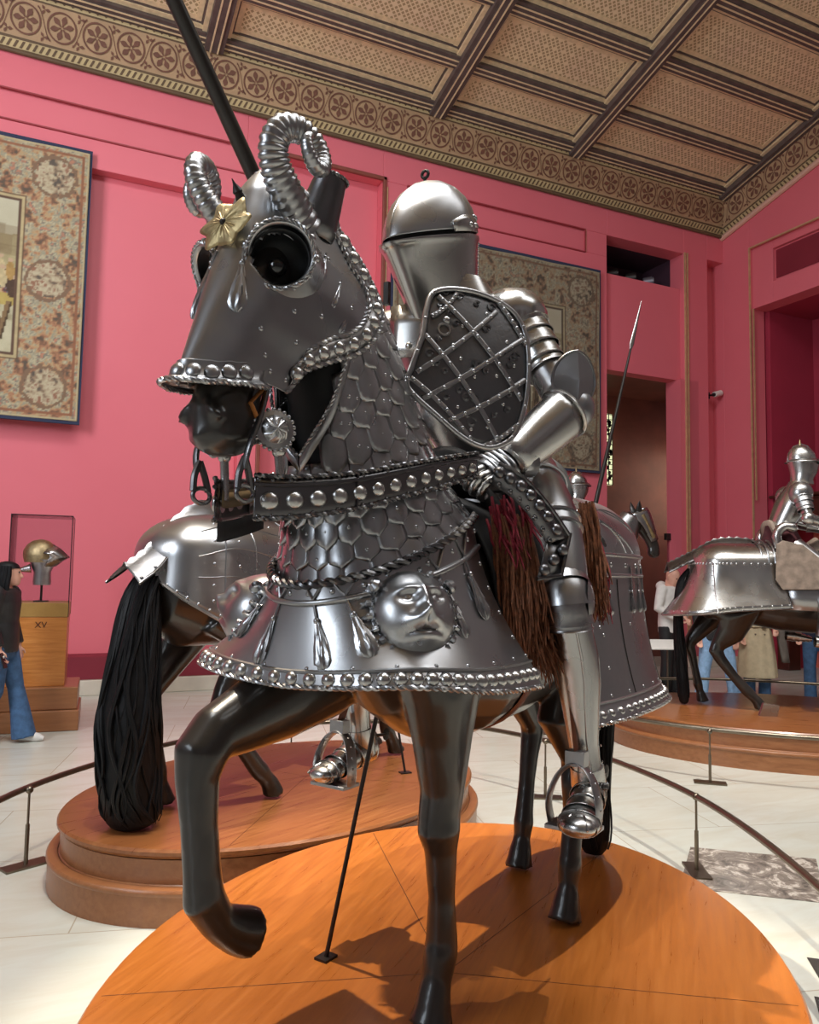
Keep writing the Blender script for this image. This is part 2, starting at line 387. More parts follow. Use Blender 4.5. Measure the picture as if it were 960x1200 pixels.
# mouldings on the back wall
m = M()
for z in (7.6, 7.2): m.tube([(WX0, Y - .004, z), (2.4, Y - .004, z)], .016, 6); m.tube([(4.9, Y - .004, z), (8.31, Y - .004, z)], .016, 6)
m.tube([(8.31, Y - .004, 7.2), (8.31, Y - .004, 7.6)], .016, 6)
struct('trim_4', m, MT['redline'])
m = M()
for a, b in (((2.7, 7.62), (4.52, 7.62)), ((4.52, 7.62), (4.52, .2)), ((2.68, 7.62), (2.68, .2))):
    m.b2(min(a[0], b[0]) - .03, max(a[0], b[0]) + .03, Y - .03, Y + .02, min(a[1], b[1]) - .03, max(a[1], b[1]) + .03)
struct('trim_5', m, plain('brown_frame', srgb(132, 66, 54), .5, 0, .1, 10), bevel=.01)
m = M()
m.b2(8.31, 8.33, Y - .012, Y, 7.2, 7.6)
for x in (10.57, 10.63): m.b2(x, x + .022, Y - .03, Y + .01, .2, 7.62)
m.b2(4.555, 4.57, Y - .02, Y, .2, 7.5)
struct('trim_6', m, MT['goldline'])
# doorway with the dark passage and the lit leaded window
m = M()
m.b2(8.5, 13.3, 12.5, 12.7, 0, 5.5); m.b2(8.5, 8.78, Y + .36, 12.6, 0, 5.5); m.b2(8.5, 13.3, Y + .36, 12.6, 5.23, 5.6); m.b2(13.2, 13.3, 11.2, 12.6, 0, 5.5)
struct('wall_passage', m, MT['passage'])
m = M(); m.b2(10.46, 10.9, Y - .0, Y + .37, 0, 5.22); struct('trim_7', m, MT['wall'])
m = M(); m.b2(8.79, 8.86, Y + .4, 12.4, 0, 5.2); struct('door_1', m, MT['doorwood'])
m = M(); m.b2(9.55, 10.42, 11.1, 11.115, 0, 2.35); g = struct('door_2', m, MT['glass'])
m = M(); m.b2(10.36, 10.47, 11.07, 11.14, 2.28, 2.40); m.build('hinge', MT['iron'], g, smooth=False)
m = M(); m.b2(10.02, 10.21, 12.40, 12.44, 3.40, 4.82); w = struct('window_1', m, MT['litglass'])
m = M()
for i in range(15): m.b2(10.02, 10.21, 12.385, 12.4, 3.4 + i * .1, 3.412 + i * .1)
for i in range(3): m.b2(10.015 + i * .094, 10.027 + i * .094, 12.385, 12.4, 3.4, 4.82)
random.seed(3)
for i in range(26):
    cx, cz = 10.05 + random.random() * .12, 3.45 + random.random() * 1.3
    m.prism([(cx + .035 * cos(k), cz + .035 * sin(k)) for k in [2 * pi * j / 8 for j in range(8)]], 12.38, 12.399, 'y')
m.build('leading', MT['blackplastic'], w, smooth=False)
# transom space above the doorway
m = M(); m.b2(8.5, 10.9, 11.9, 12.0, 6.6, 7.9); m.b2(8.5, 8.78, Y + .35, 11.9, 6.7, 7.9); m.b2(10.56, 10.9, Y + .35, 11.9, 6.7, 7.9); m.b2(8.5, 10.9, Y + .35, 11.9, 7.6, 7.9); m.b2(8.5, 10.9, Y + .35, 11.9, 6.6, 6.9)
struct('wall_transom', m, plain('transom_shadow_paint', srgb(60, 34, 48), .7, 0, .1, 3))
random.seed(5)
for i in range(3):
    m = M(); x = 9.2 + i * .42
    m.tube([(x, 11.3, 7.12), (x + .13, 11.2, 7.13)], [.085, .10], 14); m.tube([(x + .13, 11.2, 7.13), (x + .15, 11.185, 7.13)], .085, 14); m.b2(x - .02, x + .02, 11.28, 11.32, 6.9, 7.1)
    tag(m.build('spotlight', MT['iron'] if i < 2 else plain('grey_lamp_body', srgb(120, 118, 126), .4, .5)), ['dark can lamp lying left in the opening above the doorway', 'dark can lamp in the middle of the opening above the doorway', 'grey can lamp at right in the opening above the doorway'][i], 'lamp', 'lamps above the doorway')
# right wall with the alcove
X = WX1
m = M()
def wr(y0, y1, z0, z1, x=X, d=.35): m.b2(x, x + d, y0, y1, z0, z1)
wr(10.17, 10.8, 0, 11.6); wr(5.6, 10.17, 7.65, 12.5); wr(10.8, 11.25, 0, 11.6); wr(9.72, 10.17, 6.52, 7.65, X + .06); wr(5.6, 9.72, 7.5, 7.65, X + .06); wr(5.6, 9.72, 6.52, 6.9, X + .06); wr(5.6, 9.72, 6.9, 7.5, X + .12)
struct('wall_right', m, MT['wall'], bevel=.008)
m = M(); wr(WY0, 5.6, 0, 13); struct('wall_gallery', m, MT['gallerywall'])  # unseen stretch of wall, toned for its reflection in the armour
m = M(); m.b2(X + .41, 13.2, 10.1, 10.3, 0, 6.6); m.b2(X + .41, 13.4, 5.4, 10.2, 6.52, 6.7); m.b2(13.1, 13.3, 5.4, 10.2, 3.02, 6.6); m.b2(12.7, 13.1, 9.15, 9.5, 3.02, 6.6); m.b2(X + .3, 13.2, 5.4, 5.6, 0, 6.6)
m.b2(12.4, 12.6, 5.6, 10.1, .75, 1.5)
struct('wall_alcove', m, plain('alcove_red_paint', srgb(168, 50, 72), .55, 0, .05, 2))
m = M(); m.b2(X + .098, X + .11, 8.0, 9.68, 6.95, 7.46); struct('trim_8', m, MT['wall_dark'])
m = M(); m.b2(X - .02, X + .01, 10.16, 10.185, .2, 7.66); m.b2(X - .01, X + .02, 10.10, 10.115, 3.0, 6.5); m.b2(X - .02, X + .02, 8.0, 10.17, 7.64, 7.665); struct('trim_9', m, MT['goldline'])
m = M(); m.b2(12.0, 12.4, 5.6, 10.1, 2.6, 3.05); m.b2(12.0, 12.3, 9.86, 10.1, 0, 2.6); m.b2(12.0, 12.3, 9.0, 9.2, 0, 2.6); m.b2(12.2, 12.6, 5.6, 9.0, 0, .75); m.b2(11.9, 12.35, 5.6, 10.15, 3.05, 3.1); m.b2(12.06, 12.2, 9.2, 9.86, 2.52, 2.6)
struct('trim_10', m, MT['doorwood'], bevel=.015)
m = M(); m.b2(13.0, 13.05, 5.6, 10.1, 0, 3.02); struct('wall_beyond', m, MT['orangebrick'])
m = M(); m.b2(X - .05, X, 10.1, 10.8, 0, .19); m.b2(X - .05, X, WY0, 5.6, 0, .19); struct('baseboard_right', m, MT['stone'])
# remaining walls, seen in the reflections of the armour
m = M(); m.b2(WX0 - .3, WX0, WY0, WY1, 0, 12.6); struct('wall_left', m, MT['stonewall'])
m = M(); m.b2(WX0, X, WY0 - .3, WY0, 0, 12.6); struct('wall_front', m, MT['stonewall'])
for n, (x, z) in enumerate([(-4.6, 1.0), (-.6, 1.0), (3.4, 1.0), (7.4, 1.0)]):
    m = M(); m.b2(x, x + 1.9, WY0, WY0 + .05, 0.2, 4.6); struct('door_%d' % (n + 3), m, MT['doorwood'])
# ceiling: pitched coffers rising from the back wall to the flat skylight
FB, FT = 8.1, 8.86                                  # frieze bottom and top
CY = 10.55                                          # where the pitched ceiling starts
def cz(y): return FT + SL * (CY - y)
m = M()
YA = 3.2
m.add([(WX0, CY + .4, cz(CY + .4)), (X + .2, CY + .4, cz(CY + .4)), (X + .2, YA, cz(YA)), (WX0, YA, cz(YA))], [(0, 1, 2, 3)])
m.add([(WX0, YA, cz(YA)), (X + .2, YA, cz(YA)), (X + .2, -5, cz(YA)), (WX0, -5, cz(YA))], [(0, 1, 2, 3)])
m.add([(WX0, -5, cz(YA)), (X + .2, -5, cz(YA)), (X + .2, WY0, cz(YA) - 1), (WX0, WY0, cz(YA) - 1)], [(0, 1, 2, 3)])
struct('ceiling', m, MT['lattice'])
nt = [20]
def beam(p, q, w, d, mats):
    """boxed coffer beam between two points of the pitched ceiling, with stepped cream lines along both sides"""
    p, q = Vector(p), Vector(q); t = (q - p).normalized(); nrm = Vector((0, -SL, -1)).normalized(); s = t.cross(nrm).normalized(); L = (q - p).length
    m = M(); c = (p + q) / 2
    m.mi = 0; m.box(c + nrm * d * .5, (L, w, d), (t, s, nrm)); m.box(c + nrm * d * .85, (L, w * .55, d * .5), (t, s, nrm))
    for k in (-1, 1):
        m.mi = 1; m.box(c + s * k * (w * .5 + .03) + nrm * d * .22, (L, .06, d * .44), (t, s, nrm))
        m.box(c + s * k * (w * .19) + nrm * (d * 1.1), (L, .022, .012), (t, s, nrm))
        m.mi = 0; m.box(c + s * k * (w * .5 + .07) + nrm * d * .1, (L, .03, d * .2), (t, s, nrm))
        m.mi = 1; m.box(c + s * k * (w * .5 + .125) + nrm * d * .04, (L, .07, d * .08), (t, s, nrm))
    nt[0] += 1; struct('trim_%d' % nt[0], m, mats)
bm_ = [MT['darkbeam'], MT['creamline']]
MB_X = [-5.2, -1.7, 1.83, 5.28, 7.92, 11.36]
CB_Y = [10.5, 9.68, 8.64, 7.6, 6.56, 5.5, 4.4, 3.3]
for x in MB_X: beam((x, CY + .05, cz(CY + .05)), (x, YA, cz(YA)), .26, .16, bm_)
for y in CB_Y: beam((WX0, y, cz(y)), (X, y, cz(y)), .20, .10, bm_)
# painted frieze: ground, bands, rings, palmettes and vine
def frieze(name, fn, L0, L1, flip=1):
    m = M()
    def poly(pts, h): m.add([fn(u, v, h) for u, v in pts], [tuple(range(len(pts)))])
    def band(v0, v1, h, mi, n=40):
        m.mi = mi; m.grid([[fn(lerp(L0, L1, i / n), v, h) for i in range(n + 1)] for v in (v0, v1)])
    band(0, .80, 0, 0); band(0, .035, .006, 3); band(.035, .135, .006, 2); band(.135, .165, .006, 3); band(.60, .62, .006, 3); band(.62, .72, .006, 2); band(.72, .80, .006, 3)
    m.mi = 3; u = L0
    while u < L1:                                     # rope-like band
        poly([(u, .045), (u + .03, .045), (u + .07, .125), (u + .04, .125)], .012); u += .075
    u = L0
    while u < L1:
        poly([(u, .67), (u + .04, .635), (u + .08, .67), (u + .04, .705)], .012); u += .1
    m.mi = 1; P = .42; k = 0; u = L0 + P / 2
    while u < L1 - P / 2:
        cv = .385; r = .168; N = 28
        m.grid([[fn(u + rr * cos(2 * pi * i / N), cv + rr * sin(2 * pi * i / N), .012) for i in range(N)] for rr in (r - .010, r + .010)], cu=True)
        a0 = .4 + k * 1.3
        for j in range(6):                            # palmette
            a = a0 + j * pi / 3; pts = []
            for t_, w_ in ((.015, .006), (.05, .012), (.085, .034), (.115, .026), (.145, 0)):
                pts.append((t_, w_))
            loop = [(u + t_ * cos(a) - w_ * sin(a), cv + t_ * sin(a) + w_ * cos(a)) for t_, w_ in pts] + [(u + t_ * cos(a) + w_ * sin(a), cv + t_ * sin(a) - w_ * cos(a)) for t_, w_ in reversed(pts[:-1])]
            poly(loop, .012)
        s = 1 if k % 2 else -1                        # vine leaves in the spandrels
        for du, sv in ((P / 2, s), (P / 2, -s)):
            cx, cy = u + du, cv + sv * .15
            for a, l in ((0, .07), (2.1, .06), (4.2, .06)):
                poly([(cx, cy), (cx + l * .6 * cos(a + .5), cy + l * .6 * sin(a + .5)), (cx + l * cos(a), cy + l * sin(a)), (cx + l * .6 * cos(a - .5), cy + l * .6 * sin(a - .5))], .012)
        q = [(u + P / 2 + t_ * .08, cv + s * .17 * cos(pi * (t_ + 1) / 2)) for t_ in [i / 6 - 1 for i in range(13)]]
        m.grid([[fn(a, b + w_, .012) for a, b in q] for w_ in (-.012, .012)])
        u += P; k += 1
    struct(name, m, [MT['frieze'], MT['frieze_dark'], MT['frieze_cream'], MT['frieze_brown']])
tb = (CY + .0 - 10.8) / (FT - FB)
nb = Vector((0, -1, -.3)).normalized()
frieze('trim_11', lambda u, v, h: Vector((u, 10.79 + tb * v, FB + v)) + nb * h, WX0, X)
frieze('trim_12', lambda u, v, h: (X - .02 - .25 * v - h, u, FB + v + SL * (10.8 - u) - .03), 3.0, 10.8)
m = M(); m.tube([(X - .03, 10.8, FB - .03), (X - .03, 3.0, FB - .03 + SL * 7.8)], .05, 8); struct('trim_13', m, plain('pale_gable_moulding', srgb(214, 170, 150), .5, 0, .06, 5))
m = M(); m.tube([(WX0, Y - .03, FB - .01), (X, Y - .03, FB - .01)], .03, 8); struct('trim_14', m, MT['frieze_brown'])

# ---------------------------------------------------------------- tapestries
def fbm(U, V, sc, seed, oct_=4):
    out = np.zeros_like(U); amp = 1; tot = 0
    for o in range(oct_):
        rg = np.random.RandomState(seed + o); g = rg.rand(64, 64); s = sc * 2 ** o
        x, y = U * s, V * s; xi, yi = np.floor(x).astype(int), np.floor(y).astype(int); fx, fy = x - xi, y - yi
        fx = fx * fx * (3 - 2 * fx); fy = fy * fy * (3 - 2 * fy)
        a = g[xi % 64, yi % 64]; b = g[(xi + 1) % 64, yi % 64]; c = g[xi % 64, (yi + 1) % 64]; d = g[(xi + 1) % 64, (yi + 1) % 64]
        out += amp * ((a * (1 - fx) + b * fx) * (1 - fy) + (c * (1 - fx) + d * fx) * fy); tot += amp; amp *= .55
    return out / tot
def S(r, g, b): return np.array(srgb(r, g, b)[:3])
def pal(f, cols):
    n = len(cols) - 1; f = np.clip(f, 0, .9999) * n; i = f.astype(int); t = (f - i)[..., None]; A = np.array(cols)
    return A[i] * (1 - t) + A[np.minimum(i + 1, n)] * t
def tapestry(name, x0, x1, z0, z1, y, seed, dull, label):
    W, H = x1 - x0, z1 - z0; nx, nz = int(W / .0165), int(H / .0165)
    U, V = np.meshgrid(np.linspace(0, W, nx), np.linspace(0, H, nz))
    n1 = fbm(U, V, 1.6, seed); n2 = fbm(U, V, 9, seed + 9); n3 = fbm(U, V, 22, seed + 20, 2)
    st = np.clip((n2 - .5) * 2.4 + .5, 0, 1)
    # border: figures and foliage on a rose ground
    col = pal(np.clip(st * .7 + (n3 - .5) * .9 + .15, 0, 1), [S(96, 84, 72), S(132, 96, 74), S(172, 122, 92), S(190, 158, 116), S(150, 146, 126), S(196, 180, 146), S(120, 116, 104), S(186, 130, 104)])
    bw = .78
    for (cu, cv) in [(.40, .40), (W - .40, .40), (.40, H - .40), (W - .40, H - .40), (W - .42, H * .5)]:
        d = np.hypot(U - cu, V - cv); k = (np.abs(d + (n3 - .5) * .06 - .25) < .022)[..., None]; col = np.where(k, S(132, 104, 82), col)
        k = (d < .22)[..., None]; col = np.where(k, pal(np.clip((n3 - .5) * 1.6 + st * .6 + .2, 0, 1), [S(96, 86, 76), S(150, 124, 100), S(184, 166, 136), S(196, 182, 152), S(150, 106, 84)]), col)
    # scene: pale sky, hills, walls, a crowd of little figures, stakes in sand
    v = (V - bw) / (H - 2 * bw)
    sky = pal(np.clip(n1, 0, 1), [S(196, 186, 158), S(206, 198, 172), S(188, 178, 150)])
    hill = pal(np.clip(n1 * .7 + n2 * .5 - .15 + .12 * np.sin(V * 19 + n1 * 9), 0, 1), [S(120, 108, 78), S(160, 146, 106), S(186, 172, 130), S(140, 122, 88), S(196, 184, 148)])
    crowd = pal(np.clip(n3 * 1.3 + (st - .5) * .5 - .1, 0, 1), [S(76, 72, 74), S(164, 88, 66), S(112, 116, 124), S(190, 150, 104), S(206, 192, 160), S(120, 84, 60), S(96, 108, 118)])
    sand = pal(np.clip(n2 * 1.2 - .1, 0, 1), [S(150, 138, 106), S(196, 186, 154), S(206, 196, 166)])
    gold = pal(np.clip(n2, 0, 1), [S(176, 150, 82), S(198, 176, 104)])
    e = .06 * (n1 - .5) * 4
    sc = np.where((v + e > .82)[..., None], sky, hill)
    sc = np.where(((v + e < .58) & (v + e > .38))[..., None], crowd, sc)
    sc = np.where(((v + e <= .40) & (v + e > .33))[..., None], gold, sc)
    sc = np.where((v + e <= .33)[..., None], sand, sc)
    rg = np.random.RandomState(seed + 50)
    for i in range(26):
        cu = bw + rg.rand() * (W - 2 * bw); cv = bw + (H - 2 * bw) * (.12 + .14 * rg.rand()); a = (rg.rand() - .5) * .5
        du = (U - cu) - (V - cv) * a; k = (np.abs(du) < .035) & (np.abs(V - cv) < .24)
        sc = np.where(k[..., None], np.where((du > .01)[..., None], S(86, 66, 46), S(136, 108, 76)), sc)
    for i in range(9):
        cu = bw + rg.rand() * (W - 2 * bw); cv = bw + (H - 2 * bw) * (.62 + .2 * rg.rand()); w_, h_ = .15 + .3 * rg.rand(), .05 + .09 * rg.rand()
        k = (np.abs(U - cu) < w_) & (np.abs(V - cv) < h_); sc = np.where(k[..., None], sc * .55 + S(150, 126, 92) * .35, sc)
    for i in range(60):                                # little figures
        cu = bw + rg.rand() * (W - 2 * bw); cv = bw + (H - 2 * bw) * (.36 + .26 * rg.rand()); c_ = [S(150, 70, 54), S(92, 100, 116), S(196, 176, 134), S(84, 62, 48), S(176, 140, 84)][rg.randint(5)]
        k = ((U - cu) / .05) ** 2 + ((V - cv) / .12) ** 2 < 1; sc = np.where(k[..., None], c_ * (.75 + .5 * n3[..., None]), sc)
        k = ((U - cu) / .03) ** 2 + ((V - cv - .14) / .03) ** 2 < 1; sc = np.where(k[..., None], S(196, 164, 134), sc)
    inn = (U > bw) & (U < W - bw) & (V > bw) & (V < H - bw)
    col = np.where(inn[..., None], sc, col)
    d = np.minimum(np.minimum(U, W - U), np.minimum(V, H - V))
    for a, b, c_ in ((.0, .03, S(190, 172, 136)), (.06, .085, S(150, 100, 74)), (.70, .72, S(110, 84, 64)), (.72, .76, S(190, 170, 128)), (.76, .785, S(100, 74, 60))):
        col = np.where(((d >= a) & (d < b))[..., None], c_ * (.85 + .3 * n3[..., None]), col)
    if dull: 
        k = (np.abs(U - .95) < .33) & (np.abs(V - (H - .36)) < .2); col = np.where(k[..., None], S(92, 104, 108) * (.9 + .2 * n2[..., None]), col)
        g_ = col.mean(-1, keepdims=True); col = (col * .55 + g_ * np.array([1.0, .86, .60]) * .45) * .72
    root = empty(name, ((x0 + x1) / 2, y, z0), 0, label, 'tapestry')
    wob = .012 * np.sin(U * 5 + seed) + .008 * np.sin(V * 3 + U * 2)
    vs = np.stack([U - W / 2, -.02 + wob, V], -1).reshape(-1, 3)
    I = np.arange(nx * nz).reshape(nz, nx); f = np.stack([I[:-1, :-1], I[:-1, 1:], I[1:, 1:], I[1:, :-1]], -1).reshape(-1, 4)
    me = bpy.data.meshes.new('woven_panel'); me.from_pydata(vs.tolist(), [], f.tolist()); me.materials.append(MT['weave'])
    ca = me.color_attributes.new('Col', 'FLOAT_COLOR', 'POINT'); ca.data.foreach_set('color', np.concatenate([col.reshape(-1, 3), np.ones((nx * nz, 1))], 1).astype(np.float32).ravel())
    me.polygons.foreach_set('use_smooth', [True] * len(me.polygons))
    o = bpy.data.objects.new('woven_panel', me); C.objects.link(o); o.parent = root
    md = o.modifiers.new('t', 'SOLIDIFY'); md.thickness = .012; md.offset = 1
    m = M(); hw = W / 2
    for a in ((-hw - .03, hw + .03, -.04, 0), (-hw - .03, hw + .03, H, H + .05), (-hw - .03, -hw, 0, H), (hw, hw + .03, 0, H)): m.b2(a[0], a[1], -.026, .016, a[2], a[3])
    m.build('selvage', MT['tape_edge'], root, smooth=False)
    return root
tapestry('tapestry', -3.6, .34, 3.43, 6.93, Y - .06, 11, False, 'bright woven tapestry at left beside the glass case, figures and stakes in a rose border')
tapestry('tapestry', 4.66, 8.55, 3.38, 6.84, Y - .06, 31, True, 'dull brown woven tapestry hanging behind the knight, with a blue grey cartouche')

# ---------------------------------------------------------------- platforms
def platform(loc, ang, a, b, wt, label, seams=((0.2, 1), (1.6, 1), (2.75, 1), (3.9, 1), (5.2, 1)), foot=.05):
    root = empty('display_platform', (loc[0], loc[1], 0), ang, label, 'platform', 'oval horse platforms')
    N = 96; h = .33
    def ring(dr, z): return [((a + dr) * cos(2 * pi * i / N), (b + dr) * sin(2 * pi * i / N), z) for i in range(N)]
    m = M(); m.loft([ring(-.03, h - .05), ring(.0, h - .045), ring(.014, h - .03), ring(.014, h - .014), ring(.004, h - .002), ring(-.012, h)]); m.build('top', MT[wt], root, angle=30)
    m = M(); ft = foot; m.loft([ring(ft, 0), ring(ft, .135), ring(ft * .7, .15), ring(-.0, .152), ring(-.0, .165), ring(-.006, .17), ring(-.006, h - .052)]); m.build('base', MT['wood_side'], root, angle=30)
    m = M(); m.loft([ring(ft + .002, .135), ring(ft + .008, .145), ring(ft + .008, .155), ring(ft, .165), ring(.004, .166)], caps=False); m.build('moulding', MT['wood_side'], root)
    m = M()
    for q, _ in seams:
        p = Vector((a * cos(q) * .985, b * sin(q) * .985, h + .0004)); c = Vector((0.15, 0, h + .0004)); s = (p - c).cross(Vector((0, 0, 1))).normalized() * .0016
        m.add([c - s, p - s, p + s, c + s], [(0, 1, 2, 3)])
    m.build('seam', MT['seam'], root, smooth=False)
    return root
platform((1.344, 2.426), radians(-134.2), 1.42, 1.056, 'wood_top', 'large wooden oval platform in front carrying the nearest armoured horse', foot=.004)
platform((1.43, 4.735), radians(26), 1.34, .955, 'wood_top2', 'two stepped red brown oval platform at left under the horse with the long tail')
P3 = (6.62, 5.48)
platform(P3, radians(-35), 1.62, 1.15, 'wood_top2', 'wooden oval platform at right under the horse seen from its side')
P4 = (6.15, 8.7)
platform(P4, radians(-10), 1.42, .95, 'wood_top2', 'wooden oval platform at the back behind the hind legs of the nearest horse')

# ---------------------------------------------------------------- low barrier rails
def rail(pts, posts, label, closed=True, h=.40):
    root = empty('barrier_rail', (pts[0][0], pts[0][1], 0), 0, label, 'barrier', 'low bronze barriers'); o = Vector((pts[0][0], pts[0][1], 0))
    m = M(); m.tube([p - o for p in spline([(x, y, h) for x, y in pts], 10, closed)], .017, 10, closed=closed); m.build('rail', MT['bronze'], root)
    for x, y, an in posts:
        m = M(); c = Vector((x, y, 0)) - o; m.tube([c + Vector((0, 0, .01)), c + Vector((0, 0, .22))], .011, 8); m.tube([c + Vector((0, 0, .22)), c + Vector((0, 0, h - .01))], .0065, 8); m.ball(c + Vector((0, 0, h)), .021); m.build('post', MT['bronze'], root)
        m = M(); d = Vector((cos(an), sin(an), 0)); m.box(c + Vector((0, 0, .006)), (.24, .10, .012), (d, d.cross(Vector((0, 0, 1))), Vector((0, 0, 1)))); m.build('foot_plate', MT['bronze'], root, smooth=False)
    return root
rail([(-.13, 4.64), (.46, 5.36), (1.17, 5.88), (1.85, 6.08), (2.5, 5.98), (3.1, 5.58), (3.4, 4.87), (3.46, 4.2), (3.30, 3.24), (2.80, 2.16), (2.1, 1.2), (1.1, .75), (.1, 1.1), (-.55, 2.3), (-.5, 3.6)],
     [(.01, 4.8, radians(25 - 0)), (1.85, 6.08, 0), (3.38, 4.85, radians(-30)), (3.33, 3.35, radians(60)), (2.62, 5.92, radians(-20))], 'nearest low bronze rail curving around the two front platforms')
rb = [(P3[0] + 2.25 * cos(t) * cos(radians(-35)) - 1.75 * sin(t) * sin(radians(-35)), P3[1] + 2.25 * cos(t) * sin(radians(-35)) + 1.75 * sin(t) * cos(radians(-35))) for t in [2 * pi * i / 14 for i in range(14)]]
rail(rb, [(4.83, 4.71, radians(-40)), (rb[7][0], rb[7][1], 0), (rb[4][0], rb[4][1], 0), (rb[2][0], rb[2][1], 0)], 'low bronze rail around the right hand platform with its post before it')
# ---------------------------------------------------------------- glass case with the helmet
root = empty('display_case', (.03, 8.95, 0), radians(-4), 'oak display pedestal with glass hood by the pink wall, marked XV', 'display case')
m = M(); m.b2(-.62, .42, -.42, .42, 0, .2); m.b2(-.58, .40, -.38, .38, .2, .42); m.build('plinth', MT['wood_side'], root, smooth=False, bevel=.012)
m = M(); m.b2(-.28, .27, -.28, .28, .42, 1.10); m.build('pedestal', MT['case_wood'], root, smooth=False, bevel=.006)
m = M(); m.b2(-.285, .275, -.285, .285, 1.10, 1.24); m.build('plinth_cap', plain('olive_cap', srgb(160, 122, 66), .4, 0, .1, 8), root, smooth=False, bevel=.004)
m = M()
for a in ((-.285, .275, -.285, -.279), (-.285, .275, .279, .285), (-.285, -.279, -.279, .279), (.269, .275, -.279, .279)): m.b2(a[0], a[1], a[2], a[3], 1.24, 2.11)
m.b2(-.285, .275, -.285, .285, 2.104, 2.11); m.build('glass_hood', MT['glass'], root, smooth=False)
m = M()
for x in (-.285, .275):
    for y in (-.285, .285): m.b2(x - .003, x + .003, y - .003, y + .003, 1.1, 2.113)
for y in (-.285, .285): m.b2(-.285, .275, y - .003, y + .003, 2.107, 2.113)
for x in (-.285, .275): m.b2(x - .003, x + .003, -.285, .285, 2.107, 2.113)
m.build('hood_edge', MT['blackplastic'], root, smooth=False)
def text(body, size, parent, loc, rot, mat, name='lettering', ext=.002):
    cu = bpy.data.curves.new(name, 'FONT'); cu.body = body; cu.size = size; cu.extrude = ext; cu.align_x = 'CENTER'; cu.align_y = 'CENTER'
    t = bpy.data.objects.new(name, cu); C.objects.link(t); dg = bpy.context.evaluated_depsgraph_get(); dg.update()
    me = bpy.data.meshes.new_from_object(t.evaluated_get(dg)); bpy.data.objects.remove(t); me.materials.clear(); me.materials.append(mat)
    o = bpy.data.objects.new(name, me); C.objects.link(o); o.parent = parent; o.location = loc; o.rotation_euler = rot; return o
text('XV', .085, root, (.03, -.282, 1.02), (pi / 2, 0, 0), MT['seam'])
# helmet on its stand
h = empty('sallet_helmet', (.03, 8.95, 1.24), radians(-14), 'pointed steel visor helmet with gilt skull, on a post inside the glass case', 'helmet')
m = M(); m.tube([(0, 0, 0), (0, 0, .2)], .012, 8); m.box((0, 0, .006), (.12, .12, .012)); m.build('stand', MT['iron'], h)
m = M(); m.loft([[(.115 * s * cos(t), .10 * s * sin(t), z) for t in [2 * pi * i / 20 for i in range(20)]] for z, s in ((.17, .70), (.19, .76), (.30, .72), (.37, .95), (.43, 1.2))]); m.build('neck_plate', MT['mail'], h)
m = M(); m.loft([[(-.02 + r * cos(t) * (1.15 if cos(t) < 0 else 1), r * .85 * sin(t), z) for t in [2 * pi * i / 24 for i in range(24)]] for z, r in ((.40, .135), (.46, .15), (.52, .148), (.58, .12), (.62, .075), (.635, .02))]); m.build('skull', MT['brass'], h)
m = M(); rows = []
for j in range(13):
    q = -1.35 + 2.7 * j / 12; rows.append([(x0 * 1.0, y0 * sin(q), z0) for x0, y0, z0 in ((.02 + .05 * cos(q), .14, .60 - .08 * abs(q)), (.10 + .10 * cos(q) - .04, .13, .55 - .05 * abs(q)), (.04 + .22 * cos(q) ** 1, .10, .455), (.03 + .20 * cos(q), .10, .445), (.02 + .10 * cos(q), .10, .36))])
m.grid(rows); m.build('visor', MT['bright'], h, solid=.004, angle=35)
m = M(); m.tube([(-.10, -.05, .34), (-.2, -.06, .32)], [.045, .02], 12); m.build('rondel', MT['bright'], h)
# wall fittings
r = empty('security_camera', (11.33, 10.98, 5.05), 0, 'small security camera on bracket in the corner niche', 'camera')
m = M(); m.tube([(0, 0, 0), (0, -.12, -.02)], .02, 8); m.b2(-.04, .04, -.0, .09, -.06, .06); m.build('bracket', MT['blackplastic'], r)
m = M(); m.tube([(-.06, -.2, -.03), (.14, -.16, .03)], [.05, .055], 14); m.build('housing', MT['whiteplastic'], r)
m = M(); m.tube([(-.061, -.2, -.03), (-.09, -.206, -.04)], .035, 14); m.build('lens', MT['blackplastic'], r)
r = empty('motion_sensor', (11.25, 11.08, 3.40), 0, 'white motion sensor low in the corner niche', 'sensor')
m = M(); m.lathe([(.045, -.08), (.06, -.04), (.06, .05), (.045, .08)], 14, (0, -.04, 0), sy=.8); m.build('case', MT['whiteplastic'], r)
m = M(); m.ball((0, -.085, -.02), (.03, .015, .04)); m.build('lens', plain('grey_lens', srgb(170, 168, 166), .3), r)
# ---------------------------------------------------------------- horses
def V3(*a): return Vector(a)
def mir(p, s): return (p[0], p[1] * s, p[2])
def rope(m, path, r, closed=False, pitch=.03):
    """two strands twisted round a path"""
    P = [Vector(p) for p in path]; L = sum((b - a).length for a, b in zip(P, P[1:]))
    n = max(8, int(L / pitch * 6)); seg = []; acc = [0]
    for a, b in zip(P, P[1:]): acc.append(acc[-1] + (b - a).length)
    j = 0; up = None; S_ = [[], []]
    for i in range(n + 1):
        d = L * i / n
        while j < len(P) - 2 and acc[j + 1] < d: j += 1
        t = (d - acc[j]) / max(1e-9, acc[j + 1] - acc[j]); p = P[j].lerp(P[j + 1], t); tg = (P[j + 1] - P[j]).normalized()
        if up is None: up = tg.orthogonal()
        up = (up - tg * up.dot(tg)).normalized(); bi = tg.cross(up)
        for k in (0, 1):
            a = 2 * pi * d / (pitch * 2) + pi * k; S_[k].append(p + (up * cos(a) + bi * sin(a)) * r * .55)
    for s in S_: m.tube(s, r * .62, 6)
def studs(name, lst, mat, parent):
    for p, n, r, h in lst: m = M(); boss(m, p, n, r, h); m.build(name, mat, parent)
